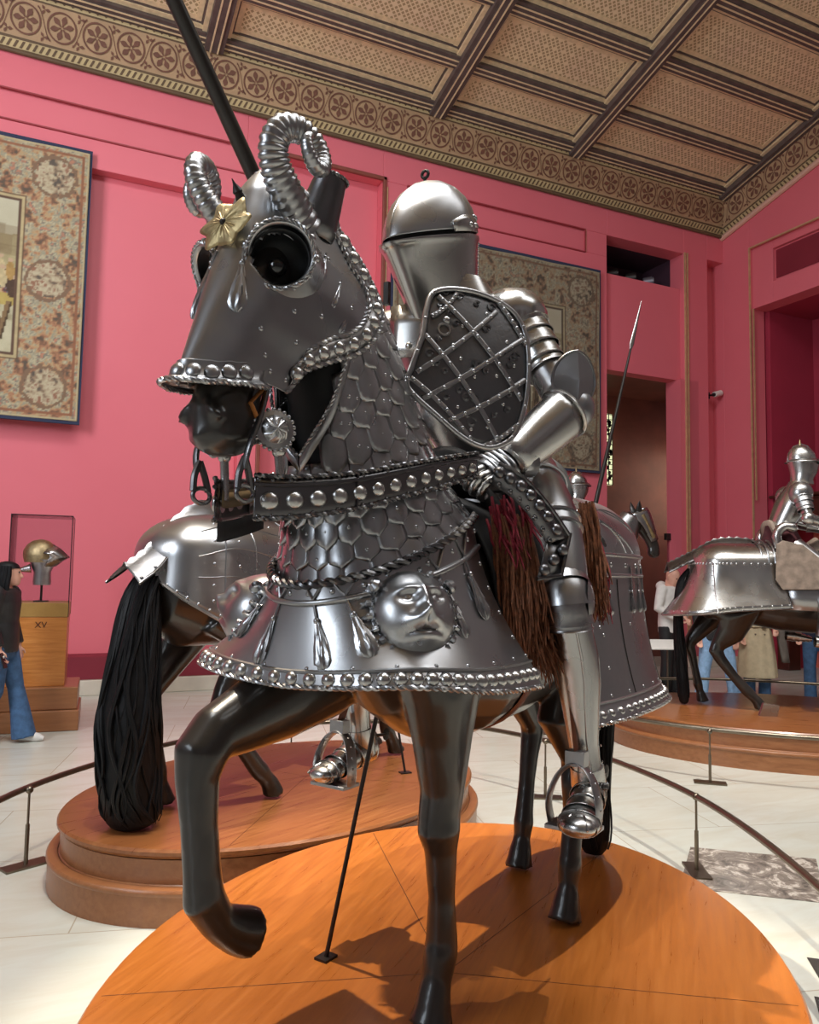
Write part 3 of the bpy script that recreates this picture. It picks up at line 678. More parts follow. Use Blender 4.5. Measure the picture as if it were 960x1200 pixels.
def tassel(m, p, d, n, L=.12, w=.022, cord=.05, twist=1):
    """embossed tassel: cord, knot and a spirally ribbed drop lying on a plate; d is its hanging direction, n the plate normal"""
    p, d, n = Vector(p), Vector(d).normalized(), Vector(n).normalized(); s = d.cross(n).normalized()
    if cord: m.tube([p, p + d * cord * .5, p + d * cord], .0035, 6)
    q = p + d * cord; m.ball(q, w * .38, 8, 5)
    N = 32; rings = []; prof = [(0, .22), (.12, .34), (.3, .55), (.5, .78), (.68, .97), (.82, 1.0), (.93, .78), (1, .25)]
    for h, r in prof:
        ring = []
        for i in range(N):
            a = 2 * pi * i / N; rr = w * r * (1 + .20 * cos(8 * a + twist * 6 * h))
            ring.append(q + d * (L * h) + s * (rr * cos(a)) + n * (rr * .62 * sin(a)))
        rings.append(ring)
    m.loft(rings)
def boss(m, p, n, r, h=None): m.dome(Vector(p) - Vector(n).normalized() * r * .1, r, n, (h or r * .75), 12, 4)

def horse_body(parent, legs, mat, neck=None, head=None, voxel=.012, trunk=None, rear=1.0):
    m = M()
    T = trunk or [(-1.0, 1.20, .05, .08), (-.95, 1.18, .17, .22), (-.80, 1.19, .26, .33), (-.58, 1.20, .29, .345), (-.3, 1.16, .285, .345), (0, 1.12, .29, .36), (.3, 1.11, .28, .37), (.52, 1.13, .25, .365), (.70, 1.16, .20, .30), (.82, 1.18, .14, .20), (.88, 1.18, .05, .08)]
    T = [((x if x > -.5 else -.5 + (x + .5) * rear),) + tuple(r_) for x, *r_ in T]
    m.loft([[(x, ry * cos(2 * pi * i / 28), z + rz * sin(2 * pi * i / 28)) for i in range(28)] for x, z, ry, rz in T])
    for pts in legs:
        P = [Vector(p[:3]) for p in pts]; R = [(p[3], p[4] if len(p) > 4 else p[3]) for p in pts]
        m.tube(P, R, 16, up=(1, 0, .05))
    for ch in (neck, head):
        if ch: m.tube([Vector(p[:3]) for p in ch], [(p[3], p[4]) for p in ch], 20, up=(1, 0, .3))
    m.v = [(x, y, max(z, .009)) for x, y, z in m.v]              # flat soles on the platform
    return m
def fore_leg(x, y, top=1.12):
    s = 1 if y > 0 else -1
    return [(x + .08, y + .02 * s, top, .19, .12), (x + .04, y + .02 * s, .94, .145, .108), (x + .02, y + .012 * s, .80, .108, .082), (x + .008, y + .006 * s, .64, .072, .062), (x + .012, y, .575, .068, .060), (x + .014, y, .53, .069, .061), (x + .002, y, .475, .050, .048), (x - .006, y, .34, .041, .039), (x - .01, y, .22, .048, .046), (x - .006, y, .185, .053, .050), (x + .016, y, .12, .043, .044), (x + .028, y, .082, .048, .049), (x + .036, y, .04, .057, .055), (x + .045, y, .008, .070, .066)]
def hind_leg(x, y, dx=0.0, zt=1.12, fwd=0.0):
    s = 1 if y > 0 else -1
    return [(-.66, .17 * s, zt, .22, .12), (lerp(-.45, x + .1, .35) + dx, y * .6 + .09 * s, .92, .16, .10), (x + .02 + dx * .6 + fwd * .3, y + .01 * s, .74, .095, .068), (x - .10 + fwd * .2, y, .62, .066, .052), (x - .115 + fwd * .1, y, .565, .064, .050), (x - .085 + fwd * .1, y, .48, .048, .042), (x - .06, y, .36, .038, .036), (x - .035, y, .23, .043, .040), (x - .03, y, .19, .049, .044), (x - .012, y, .125, .037, .037), (x + .0, y, .08, .049, .048), (x + .01, y, .04, .057, .054), (x + .018, y, .008, .068, .063)]
def tail_mesh(root, pts, w, seed, n=90):
    """long wavy tail: locks running down a core"""
    rg = random.Random(seed); m = M(); core = spline(pts, 6); K = len(core)
    W = [w * (.22 + .78 * min(1, (i / (K - 1)) * 1.7) ** .8) * (1 if i < K - 3 else (.96, .85, .55)[i - K + 3]) for i in range(K)]
    m.tube(core, [(a * .62, a * .8) for a in W], 18, up=(1, 0, 0))
    for s in range(n):
        a = 2 * pi * s / n + rg.uniform(-.1, .1); ph = rg.uniform(0, 6.28); fr = rg.uniform(1.0, 1.9); path = []; rad = []
        e = rg.uniform(.9, 1.0); off = rg.uniform(.72, 1.08)
        for i, c in enumerate(core):
            t = i / (K - 1)
            if t > e: break
            aa = a + .26 * sin(fr * 9 * t + ph) * (.25 + t)
            path.append(c + V3(cos(aa) * W[i] * .64 * off, sin(aa) * W[i] * .82 * off, 0)); rad.append(w * (.055 + .03 * sin(9 * t + ph)) * (46 / n) ** .3 * (1 - .55 * max(0, (t - .75) / .25)))
        m.tube(path, rad, 6)
    m.v = [(x, y, max(z, .003)) for x, y, z in m.v]
    return m

# ---- the nearest horse --------------------------------------------------------
HO, HA = (1.505, 2.485, .33), radians(-149)
horse = empty('armoured_horse', HO, HA, 'nearest black horse in steel armour with curled horns on the head plate, foreleg raised', 'horse')
RF = [(.62, -.15, 1.08, .20, .12), (.78, -.165, .975, .155, .108), (.93, -.17, .92, .122, .09), (1.08, -.175, .878, .090, .074), (1.165, -.175, .855, .074, .066), (1.205, -.175, .815, .072, .066), (1.212, -.175, .755, .056, .054), (1.20, -.175, .64, .047, .046), (1.185, -.175, .52, .048, .047), (1.178, -.175, .462, .055, .052), (1.135, -.175, .40, .048, .047), (1.105, -.175, .375, .052, .052), (1.065, -.175, .35, .060, .058), (1.015, -.175, .325, .066, .064)]
LF = fore_leg(.56, .13)
NECK = [(.52, 0, 1.16, .33, .20), (.70, 0, 1.42, .25, .15), (.83, 0, 1.68, .185, .115), (.95, 0, 1.93, .15, .10), (1.05, 0, 2.08, .12, .085)]
HEAD = [(1.04, 0, 2.12, .09, .07), (1.12, 0, 2.08, .125, .088), (1.20, 0, 1.93, .125, .086), (1.27, 0, 1.79, .088, .068), (1.315, 0, 1.69, .082, .064), (1.322, 0, 1.62, .090, .074), (1.325, 0, 1.575, .086, .070), (1.322, 0, 1.545, .066, .056), (1.320, 0, 1.528, .03, .03)]
bm0 = horse_body(horse, [LF, RF, hind_leg(-.645, -.20, -.05), hind_leg(-.27, .17, .02, fwd=.25)], MT['horse'], NECK, HEAD)
for s in (-1, 1):                                     # nostril rims, lips
    bm0.tube([V3(1.398, s * .030, 1.635), V3(1.408, s * .048, 1.615), V3(1.392, s * .062, 1.60)], .012, 8)
bm0.tube([V3(1.27, -.066, 1.57), V3(1.37, -.055, 1.566), V3(1.404, 0, 1.564), V3(1.37, .055, 1.566), V3(1.27, .066, 1.57)], .014, 8)
remeshed(bm0, 'body', MT['horse'], horse, .010, 5)
for s in (-1, 1):
    m = M(); c_ = V3(1.262, s * .088, 1.975); m.ball(c_, .024, 14, 10); m.build('eye', MT['glossblack'], horse)
m = tail_mesh(None, [V3(-.99, 0, 1.28), V3(-1.07, 0, 1.12), V3(-1.06, 0, .7), V3(-1.0, 0, .3), V3(-.985, 0, .012)], .095, 4, 70); m.build('tail', MT['black_hair'], horse)

# ---- head plate (shaffron) -------------------------------------------------------
HP0 = V3(1.265, 0, 2.215); HT = V3(.333, 0, -.943); HN = V3(.943, 0, .333); HY = V3(0, 1, 0)
BM = [(-.03, .17), (.0, .245), (.04, .328), (.086, .383), (.14, .415), (.17, .418), (.238, .402), (.299, .367), (.35, .312), (.40, .266), (.44, .254), (.472, .245), (.479, .20), (.487, .155), (.505, .115), (.525, .075), (.545, .04), (.560, .004)]
WD = [(-.03, .078), (.04, .100), (.13, .112), (.22, .112), (.33, .095), (.43, .074), (.52, .060), (.56, .060)]
def head_pt(t, b, out=0.0):
    W = interp(WD, t)[0]; q = min(1, b / .135); y = W * sqrt(max(0, 1 - (1 - q) ** 2.2)) if q < 1 else W
    y += .030 * exp(-((t - .22) / .13) ** 2) * max(0, min(1, (b - .12) / .2)) + .012 * max(0, (b - .135)) / .2
    top = max(0, (.05 - t)) ** 1.5 * 1.2                 # the crown rolls back over the poll
    ridge = .010 * exp(-(b / .02) ** 2)
    return HP0 + HT * t + HN * (ridge - b * .98 - top * 4 * max(0, .2 - b)) + HY * y
def head_nrm(t, b):
    e = .004; a = head_pt(t + e, b) - head_pt(t - e, b); c = head_pt(t, b + e) - head_pt(t, max(0, b - e)); n = a.cross(c); n.normalize()
    if n.y < 0 and b > .03: n = -n
    if n.dot(HN) < 0 and b <= .03: n = -n
    return n
def hs(p, s): return Vector((p[0], p[1] * s, p[2]))
EYE = (.212, .075)                                     # where the eye guards sit
def eye_axis(s): return V3(.72, s * .68, -.06).normalized() if s > 0 else V3(.86, s * .48, -.10).normalized()
def eye_c(s): p = head_pt(*EYE); return hs(p, s) + eye_axis(s) * .012
shaf = M(); nt_ = 90; nb_ = 34; rows = []
for j in range(nt_ + 1):
    t = -.03 + .588 * j / nt_; bm_x = interp(BM, t)[0]; bs = [bm_x * (i / nb_) ** 1.35 for i in range(nb_ + 1)]
    rows.append([hs(head_pt(t, b), -1) for b in reversed(bs)] + [head_pt(t, b) for b in bs[1:]])
shaf.grid(rows)
keep = []
for f_ in shaf.f:
    c = sum((Vector(shaf.v[i]) for i in f_), Vector()) / 4; ok = True
    for s in (-1, 1):
        d = c - eye_c(s); ax = eye_axis(s)
        if (d - ax * d.dot(ax)).length < .064 and abs(d.dot(ax)) < .09: ok = False
    if ok: keep.append(f_)
shaf.f = keep; shaf.m = [0] * len(keep)
for s in (-1, 1):                                     # rivets over the cheeks
    for t, b in ((.30, .16), (.36, .20), (.27, .23), (.43, .14), (.455, .17), (.06, .12), (.12, .2), (.45, .22), (.385, .1), (.02, .16)):
        p = hs(head_pt(t, b), s); n = hs(head_nrm(t, b), s); boss(shaf, p, n, .0055)
shaffron = shaf.build('shaffron', MT['plate'], horse, solid=.003, off=0, angle=50)
# boss strip along the lower and rear edge of each cheek
for s in (-1, 1):
    edge = [(.472, .236), (.435, .248), (.40, .261), (.35, .307), (.299, .362), (.24, .396), (.17, .413), (.135, .407), (.086, .378), (.04, .322), (.0, .24), (-.025, .18)]
    m = M(); E = spline([hs(head_pt(t, b) + head_nrm(t, b) * .002, s) for t, b in edge], 6); inn = []
    for t, b in edge:
        d = 1.0; c = (t - .16, b - .2); l = sqrt(c[0] ** 2 + c[1] ** 2); k = (.056 if t > .03 else .04) / l; inn.append((t - c[0] * k, b - c[1] * k))
    I = spline([hs(head_pt(t, b) + head_nrm(t, b) * .003, s) for t, b in inn], 6)
    nn = [hs(head_nrm(*interp2, ), s) for interp2 in edge]
    mid = [(a + b) / 2 for a, b in zip(E, I)]
    m.grid([[p + hs(head_nrm(.2, .25), s) * h for p, h in zip(r, [hh] * len(r))] for r, hh in ((E, 0), (mid, .007), (I, 0))])
    rope(m, E, .0065, pitch=.016); rope(m, I, .005, pitch=.016)
    strip = m.build('boss_strip', MT['mail'], shaffron, solid=.002)
    m = M(); L = [0]
    for a, b in zip(mid, mid[1:]): L.append(L[-1] + (b - a).length)
    nb2 = 13; sl = []
    for k in range(nb2):
        d = L[-1] * (k + .5) / nb2; j = max(i for i in range(len(L)) if L[i] <= d); j = min(j, len(mid) - 2)
        p = mid[j].lerp(mid[j + 1], (d - L[j]) / (L[j + 1] - L[j])); n = hs(head_nrm(.25, .3), s); sl.append((p + n * .006, n, .0185, .016))
        q = E[j].lerp(mid[j], .3) if k % 2 else I[j].lerp(mid[j], .3); sl.append((q + n * .004, n, .004, .003))
    studs('stud', sl, MT['bright'], shaffron)
# flange over the muzzle
m = M(); rows = []; A = [pi * (i / 40 - .5) * 1.10 for i in range(41)]
def nose(a, h, o):
    q = min(1.1, abs(a) / (pi / 2)); b = .135 * q ** 1.5; te = interp([(0, .575), (.04, .556), (.075, .535), (.115, .512), (.16, .490)], b)[0]; p = head_pt(te, b); s = 1 if a >= 0 else -1
    dirn = (HN * cos(a) + HY * abs(sin(a)) * 1.0).normalized(); p = p + HT * h + dirn * o
    return hs(p, s)
for h, o in ((-.05, .003), (-.045, .008), (-.035, .006), (-.008, .007), (.0, .012), (.007, .026), (.012, .030), (.018, .030), (.02, .024)):
    rows.append([nose(a, h, o) for a in A])
m.grid(rows)
for i in range(4, 37, 4): boss(m, nose(A[i], -.018, .010), (nose(A[i], -.02, .05) - nose(A[i], -.02, .01)), .0185, .009)
rope(m, [nose(a, .017, .030) for a in A], .005, pitch=.014)
m.build('muzzle_flange', MT['steel'], shaffron, solid=.0025)
# eye guards, hoods and bowls blackened to stand for their inner shade
for s in (-1, 1):
    ax = eye_axis(s); c = eye_c(s); X = ax.cross(V3(0, 0, 1)).normalized(); Yv = X.cross(ax).normalized()
    if X.y * s < 0: X = -X
    if Yv.z < 0: Yv = -Yv
    m = M(); N = 44; rows = []
    for r, h in ((.104, -.070), (.092, -.034), (.083, -.008), (.079, .003), (.072, .006), (.068, .003), (.067, -.004)):
        ring = []
        for i in range(N):
            a = 2 * pi * i / N; hood = max(0, sin(a)) ** 1.0 * .030 + max(0, cos(a)) * .016; hh = h + (hood if h > -.03 else 0)
            ring.append(c + X * (r * 1.02 * cos(a)) + Yv * (r * .96 * sin(a)) + ax * hh)
        rows.append(ring)
    m.grid(rows, cu=True)
    for i in range(0, N, 4):
        a = 2 * pi * i / N; up_ = sin(a) > -.1; hood = max(0, sin(a)) * .030 + max(0, cos(a)) * .016
        p = c + X * (.084 * cos(a)) + Yv * (.080 * sin(a)) + ax * (hood - .006); n = X * cos(a) + Yv * sin(a) + ax * .8
        boss(m, p, n, .010 if up_ else .0045, .008 if up_ else .003)
    rope(m, [c + X * (.078 * cos(a)) + Yv * (.0755 * sin(a)) + ax * (.006 + max(0, sin(a)) * .030 + max(0, cos(a)) * .016) for a in [2 * pi * i / N for i in range(N + 1)]], .0045, pitch=.013)
    g = m.build('eye_guard', MT['steel'], shaffron, angle=50)
    m = M(); m.lathe([(.0665, .001), (.066, -.03), (.060, -.050), (.045, -.062), (.02, -.068), (.002, -.07)], 28, c, ax, caps=False); m.build('eye_socket', MT['black'], shaffron, solid=.002)
# forehead rosette with its pin and spike
m = M(); t0, b0 = .165, .0; rc = head_pt(t0, 0) + HN * .024; Zr = (HN + V3(0, .22, -.12)).normalized(); Xr = V3(0, 1, 0); Yr = Zr.cross(Xr).normalized()
rows = []
for k in range(8):
    q = k / 7; ring = []
    for i in range(72):
        a = 2 * pi * i / 72; R = .070 * (1 + .13 * cos(6 * a + .5) + .04 * cos(12 * a)); r = max(.0005, R * q)
        ring.append(rc + Xr * (r * cos(a) * 1.05) + Yr * (r * sin(a) * .86) + Zr * (.002 * q * q * cos(6 * a + .5) + .0025 * cos(30 * a) * q * (1 - q) * 2 - .010 * q * q))
    rows.append(ring)
m.grid(rows, cu=True); m.build('rosette', MT['brass'], shaffron, solid=.003)
m = M(); boss(m, rc, Zr, .009, .010); m.build('rosette_pin', MT['iron'], shaffron)
m = M(); q = head_pt(.075, 0); m.lathe([(.014, -.005), (.010, .012), (.013, .018), (.004, .035), (.001, .048)], 10, q, (HN + V3(0, 0, .8))); m.build('spike', MT['iron'], shaffron)
# embossed tassels on forehead and cheeks
for s in (-1, 1):
    for (t, b, d, L, w) in (((.215, .013, 0, .125, .019),) if s > 0 else ((.20, .006, 0, .135, .017), (.225, .0025, 0, .13, .013), (.22, .016, 0, .13, .018))) + ((.11, .19, (0, .05), .07, .014), (.15, .25, (0, .05), .075, .014), (.19, .30, (0, .05), .08, .014)):
        p = hs(head_pt(t, b), s); n = hs(head_nrm(t, b), s); t2 = t + .11
        e = hs(head_pt(t2, b * (1.55 if b < .1 else .97) + .006), s); m = M(); tassel(m, p + n * .002, e - p, n, L, w, .045 if b < .1 else .012, s); m.build('tassel', MT['plate'], shaffron)
# ram horns and ear cups
for s in (-1, 1):
    H_ = [(1.165, .082, 2.10), (1.215, .092, 2.135), (1.265, .100, 2.17), (1.298, .106, 2.205), (1.312, .114, 2.245), (1.296, .126, 2.283), (1.255, .140, 2.295), (1.220, .154, 2.275), (1.208, .166, 2.238), (1.222, .178, 2.205), (1.25, .184, 2.20), (1.272, .184, 2.222), (1.276, .182, 2.25), (1.266, .182, 2.264)]
    path = spline([V3(p[0] + (.03 if s < 0 else 0), p[1] * s, p[2] - (.025 if s < 0 else 0)) for p in H_], 9); K = len(path); rad = []
    for i in range(K):
        t = i / (K - 1); r = lerp(.050, .012, t ** .85) * (1 if s > 0 else .82); rib = abs(sin(i * pi / 2.9)); r *= (.86 + .20 * rib) if t < .93 else 1
        rad.append((r, r * .82))
    m = M(); m.tube(path, rad, 18, up=(1, 0, 0)); m.build('horn', MT['steel'], shaffron, angle=60)
    m = M(); q = V3(1.115, s * .075, 2.14 if s > 0 else 2.19); ax = V3(-.10, s * .30, .95); m.lathe([(.056, -.04), (.054, .0), (.047, .06), (.040, .115), (.0425, .122), (.036, .118), (.032, .02)], 22, q, ax, caps=False); rope(m, [q + (V3(0, 0, 1).rotation_difference(ax.normalized())) @ V3(.0425 * cos(a), .0425 * sin(a), .12) for a in [2 * pi * i / 24 for i in range(25)]], .004, pitch=.012); m.build('ear_cup', MT['dark_steel'], shaffron, solid=.002)
# poll strap and buckle
m = M(); m.tube(spline([V3(1.02, .10, 2.10), V3(1.04, .055, 2.175), V3(1.05, 0, 2.19), V3(1.04, -.055, 2.175), V3(1.02, -.10, 2.10)], 6), [(.004, .016)] * 25, 8, up=(0, 0, 1)); m.build('poll_strap', MT['iron'], shaffron)

# ---- neck of overlapping plates (crinet) --------------------------------------------
crinet = empty('crinet', (0, 0, 0)); crinet.parent = horse
NA = V3(.28, 0, .62).normalized(); 
NC = [(0, .735, 1.355, .305, .235), (.12, .77, 1.42, .275, .21), (.25, .805, 1.50, .248, .187), (.4, .845, 1.60, .225, .168), (.6, .90, 1.74, .198, .150), (.8, .955, 1.87, .172, .137), (1.0, .995, 1.975, .155, .122)]
def neck_pt(t, a, o=0.0):
    x, z, rx, ry = interp(NC, t); c = V3(x, 0, z); D = V3(.905, 0, -.42)
    tilt = lerp(0, -.25, t); D = V3(cos(-.435 + tilt), 0, sin(-.435 + tilt))
    e = 2.25; ca, sa = cos(a), sin(a)
    k = (abs(ca) ** e + abs(sa) ** e) ** (-1 / e)
    return c + D * ((rx + o) * ca * k) + V3(0, (ry + o) * sa * k, 0)
def neck_n(t, a):
    e = .01; return ((neck_pt(t, a + e) - neck_pt(t, a - e)).cross(neck_pt(t + e, a) - neck_pt(t - e, a))).normalized()
under = M(); under.grid([[neck_pt(t, 2 * pi * i / 40, -.020) for i in range(40)] for t in [j / 12 for j in range(13)]], cu=True)
under.build('lining', MT['black'], crinet)
NR = 11
for j in range(NR):                                   # rows of scales, lowest first; each row overlaps the one below
    t0 = -.01 + j * .090; hgt = .135; n = 22 if j < 5 else 18; m = M(); off = (j % 2) * .5
    for i in range(n):
        a0 = 2 * pi * (i + off) / n; am = ((a0 + pi) % (2 * pi)) - pi
        if j > 2 and t0 + hgt * .5 > .47 + .30 * abs(am) ** 1.3 and abs(am) < 1.3: continue             # open under the jaw
        dth = pi / n * 1.12; rows = []; K = 7
        for q in range(K + 1):
            f_ = q / K; wd = dth * (1 if f_ > .38 else sqrt(max(0, 1 - ((.38 - f_) / .38) ** 2)) * .98 + .02)
            t = t0 + hgt * f_; lift = .011 * (1 - f_) + .002 + (.0018 if i % 2 else 0)
            rows.append([neck_pt(t, a0 + wd * (u / 3 - 1), lift + .005 * (1 - abs(u / 3 - 1) ** 2)) for u in range(7)])
        m.grid(rows)
        p = neck_pt(t0 + hgt * .42, a0, .012); boss(m, p, neck_n(t0 + .05, a0), .005, .004)
        if j >= 4: p = neck_pt(t0 + hgt * .30, a0 + dth * .55, .012); boss(m, p, neck_n(t0 + .05, a0), .0038, .003)
    m.build('scale_row', MT['mail'] if j > 3 else MT['plate'], crinet, solid=.0016, angle=50)
m = M(); m.grid([[neck_pt(t, a, .012) for a in [.72 * (i / 14) - .36 + s_ * .62 for i in range(1, 2)] ] for t in (0, 1) for s_ in (0, 1)]) if False else None
for s in (-1, 1):                                     # long riveted crest lames
    m = M(); 
    for k in range(9):
        t0 = .02 + k * .108; rows = []
        for q in range(5):
            t = t0 + .125 * q / 4; rows.append([neck_pt(t, s * (pi - .62 + .60 * u / 6), .016 + .004 * (1 - q / 4)) for u in range(7)])
        m.grid(rows)
        for u in (.08, .5): boss(m, neck_pt(t0 + .03, s * (pi - .62 + .6 * u), .021), neck_n(t0 + .03, s * (pi - .5)), .005, .004)
    m.build('crest_lame', MT['plate'], crinet, solid=.0016)
m = M(); rope(m, [neck_pt(t, pi, .024) for t in [i / 20 for i in range(21)]], .009, pitch=.022)
for s in (-1, 1): rope(m, [neck_pt(t, s * (pi - .16), .022) for t in [i / 20 for i in range(21)]], .005, pitch=.016)
m.build('crest_cord', MT['dark_steel'], crinet)
m = M(); 
for s in (-1, 1):                                     # rim of the opening below the jaw
    P = spline([neck_pt(.93, s * 1.3, .016), neck_pt(.78, s * 1.0, .018), neck_pt(.64, s * .62, .020), neck_pt(.52, s * .25, .022), neck_pt(.47, 0, .022)], 6); Q = [p + V3(.006, s * .004, .045) for p in P]
    m.grid([P, [(a + b) / 2 + V3(.004, 0, 0) for a, b in zip(P, Q)], Q]); rope(m, Q, .004, pitch=.014)
m.build('throat_rim', MT['mail'], crinet, solid=.002)
m = M()
for k in range(5):                                    # knotted leather lace at the throat
    m.tube([neck_pt(.42 + .006 * k, .10 + .05 * k, .016), neck_pt(.395 + .006 * k, .16 + .05 * k, .034), neck_pt(.38, .24 + .05 * k, .016)], .007, 6)
m.tube([neck_pt(.375, -.12, .022), neck_pt(.39, .05, .026), neck_pt(.405, .2, .026), neck_pt(.45, .42, .022)], .009, 8)
m.build('leather_lace', MT['tanleather'], crinet)

# ---- chest plate (peytral) ---------------------------------------------------------------
RING = [(.58, -.235), (.70, -.262), (.84, -.245), (.96, -.185), (1.035, -.09), (1.055, 0), (1.035, .09), (.96, .185), (.84, .245), (.70, .262), (.58, .235)]
RIM = [(.53, -.435), (.70, -.470), (.85, -.475), (.985, -.44), (1.085, -.25), (1.11, 0), (1.085, .22), (1.00, .36), (.87, .425), (.70, .44), (.53, .43)]
def curve(tab, u, n=12):
    P = [Vector((p[0], p[1], 0)) for p in tab]; k = len(P) - 1; x = (u + 1) / 2 * k; i = min(int(x), k - 1); t = x - i
    p0 = P[max(0, i - 1)]; p1 = P[i]; p2 = P[i + 1]; p3 = P[min(k, i + 2)]
    return .5 * ((2 * p1) + (p2 - p0) * t + (2 * p0 - 5 * p1 + 4 * p2 - p3) * t * t + (3 * p1 - p0 - 3 * p2 + p3) * t ** 3)
def ring_z(x): return 1.235 + (1.055 - x) * .43
def rim_z(u): return .985 - .022 * abs(u) ** 2 + .022 * exp(-((abs(u) - .36) / .25) ** 2)
def pey(u, v, o=0.0):
    a = curve(RING, u); b = curve(RIM, u)
    if v <= .9: w = .84 * (v / .9) ** 1.75; hz = lerp(0, .865, v / .9)
    else: q = (v - .9) / .1; w = lerp(.84, 1.0, q); hz = lerp(.865, 1.0, q ** 1.1)
    p = a.lerp(b, w); p.z = lerp(ring_z(a.x), rim_z(u), hz)
    return p if not o else p + pey_n(u, v) * o
def pey_n(u, v):
    e = .01; u0, u1 = max(-1, u - e), min(1, u + e); v0, v1 = max(0, v - e), min(1, v + e)
    n = (pey(u1, v) - pey(u0, v)).cross(pey(u, v1) - pey(u, v0)); n.normalize()
    c = pey(u, v) - V3(.65, 0, 1.1); return n if n.x * c.x + n.y * c.y > 0 else -n
m = M(); NU = 90; VS = [i / 22 * .9 for i in range(23)] + [.905, .92, .95, .98, 1.0]
m.grid([[pey(-1 + 2 * i / NU, v) for i in range(NU + 1)] for v in VS])
us = [-1 + 2 * i / 60 for i in range(61)]
m.tube([pey(u, .20, .004) for u in us], .007, 8); m.tube([pey(u, .895, .003) for u in us], .004, 6)
for i in range(0, 61, 4): boss(m, pey(us[i], .10), pey_n(us[i], .1), .007); boss(m, pey(us[i], .86), pey_n(us[i], .86), .0045)
for v in (.3, .45, .6, .75): 
    for u in (-.97, .97): boss(m, pey(u, v), pey_n(u, v), .006)
peytral = m.build('peytral', MT['steel'], horse, solid=.003, angle=50)
m = M(); rope(m, [pey(u, 1.0, .001) for u in us], .0065, pitch=.02); m.build('rim_rope', MT['steel'], peytral)
m = M(); rope(m, [pey(u, .0, .006) for u in us], .0115, pitch=.03); m.build('collar_rope', MT['dark_steel'], peytral)
nbs = 40; sl = []
for i in range(nbs): u = -1 + 2 * (i + .5) / nbs; sl.append((pey(u, .948), pey_n(u, .95), .0195, .017))
studs('rim_stud', sl, MT['bright'], peytral)
def lion(parent, c, n, r, s):
    """boss embossed as a lion mask: brow, eyes, broad nose, mouth, ears and a collar of mane locks"""
    m = M(); Z = Vector(n).normalized(); Xv = V3(0, 0, 1).cross(Z).normalized(); Yv = Z.cross(Xv)
    def g(x, y, cx, cy, sx, sy): return exp(-((x - cx) / sx) ** 2 - ((y - cy) / sy) ** 2)
    rows = []; NR_, NA_ = 34, 64
    def hgt(x, y):
        q = x * x + y * y; h = .80 * sqrt(max(0, 1 - q))
        ax = abs(x)
        h += .20 * g(x, y, 0, .0, .15, .38) + .16 * g(x, y, 0, -.24, .14, .10) + .11 * g(ax, y, .32, .32, .24, .08)
        h -= .15 * g(ax, y, .33, .14, .16, .10); h += .11 * g(ax, y, .33, .14, .08, .06)
        h += .20 * g(ax, y, .17, -.40, .24, .16) - .07 * g(x, y, 0, -.42, .03, .10) - .11 * g(x, y + .25 * x * x, 0, -.56, .50, .035) + .14 * g(x, y, 0, -.72, .30, .11)
        h -= .06 * g(ax, y, .085, -.23, .04, .035); h += .05 * g(x, y, 0, .45, .05, .25) * 1
        return h
    for k in range(NR_ + 1):
        q = sin(pi / 2 * k / NR_)
        rows.append([Vector(c) + Xv * (r * max(.002, q) * cos(a) * .95) + Yv * (r * max(.002, q) * sin(a)) + Z * (r * hgt(q * cos(a), q * sin(a))) for a in [2 * pi * i / NA_ for i in range(NA_)]])
    m.grid(rows, cu=True)
    o = m.build('lion_mask', MT['steel'], parent, angle=60)
    m = M()
    for i in range(46):                                # mane locks round the mask
        a = 2 * pi * i / 46; L = 1.0; p = []
        for q in range(6):
            f_ = q / 5; rr = r * (.94 + .26 * f_ * (1.0 + .25 * (sin(a * 3) if sin(a) < 0 else .2))); aa = a + .18 * sin(f_ * 3) * (1 if i % 2 else -1) * .5
            p.append(Vector(c) + Xv * (rr * cos(aa) * .95) + Yv * (rr * sin(aa)) + Z * (r * (.20 * sin(pi * f_) + .04 - .12 * f_)))
        m.tube(p, [r * k for k in (.06, .07, .065, .055, .04, .015)], 6)
    for sx in (-1, 1):                                 # ears
        e = Vector(c) + Xv * (sx * r * .80) + Yv * (r * .52) + Z * (r * .28)
        m.lathe([(r * .03, r * -.02), (r * .16, r * .03), (r * .17, r * .10), (r * .09, r * .2), (r * .05, r * .12)], 14, e, Xv * sx + Yv * .6 + Z * .4)
    m.build('mane', MT['plate'], o)
    return o
uL = .46; lion(peytral, pey(.49, .44) - pey_n(.49, .44) * .015, pey_n(.49, .44) + V3(.20, .22, .06), .116, 1)
lion(peytral, pey(-.47, .47) - pey_n(-.47, .47) * .015, pey_n(-.47, .47) + V3(.20, -.22, .06), .116, -1)
for u, L, w in ((-.30, .10, .020), (-.13, .125, .022), (.10, .13, .022), (.255, .12, .026), (.64, .14, .022), (.80, .13, .020), (-.64, .14, .022), (-.80, .13, .02), (-.2, .0, 0)):
    if not L: continue
    p = pey(u, .17, .004); q = pey(u + .02, .62, .004); m = M(); tassel(m, p, q - p, pey_n(u, .4), L, w, .055, 1 if u > 0 else -1)
    for du in (-.045, .045): m.tube([pey(u + du, .02, .004), pey(u + du * .5, .10, .006), pey(u, .17, .006)], .0035, 6)
    m.build('tassel', MT['steel'], peytral)

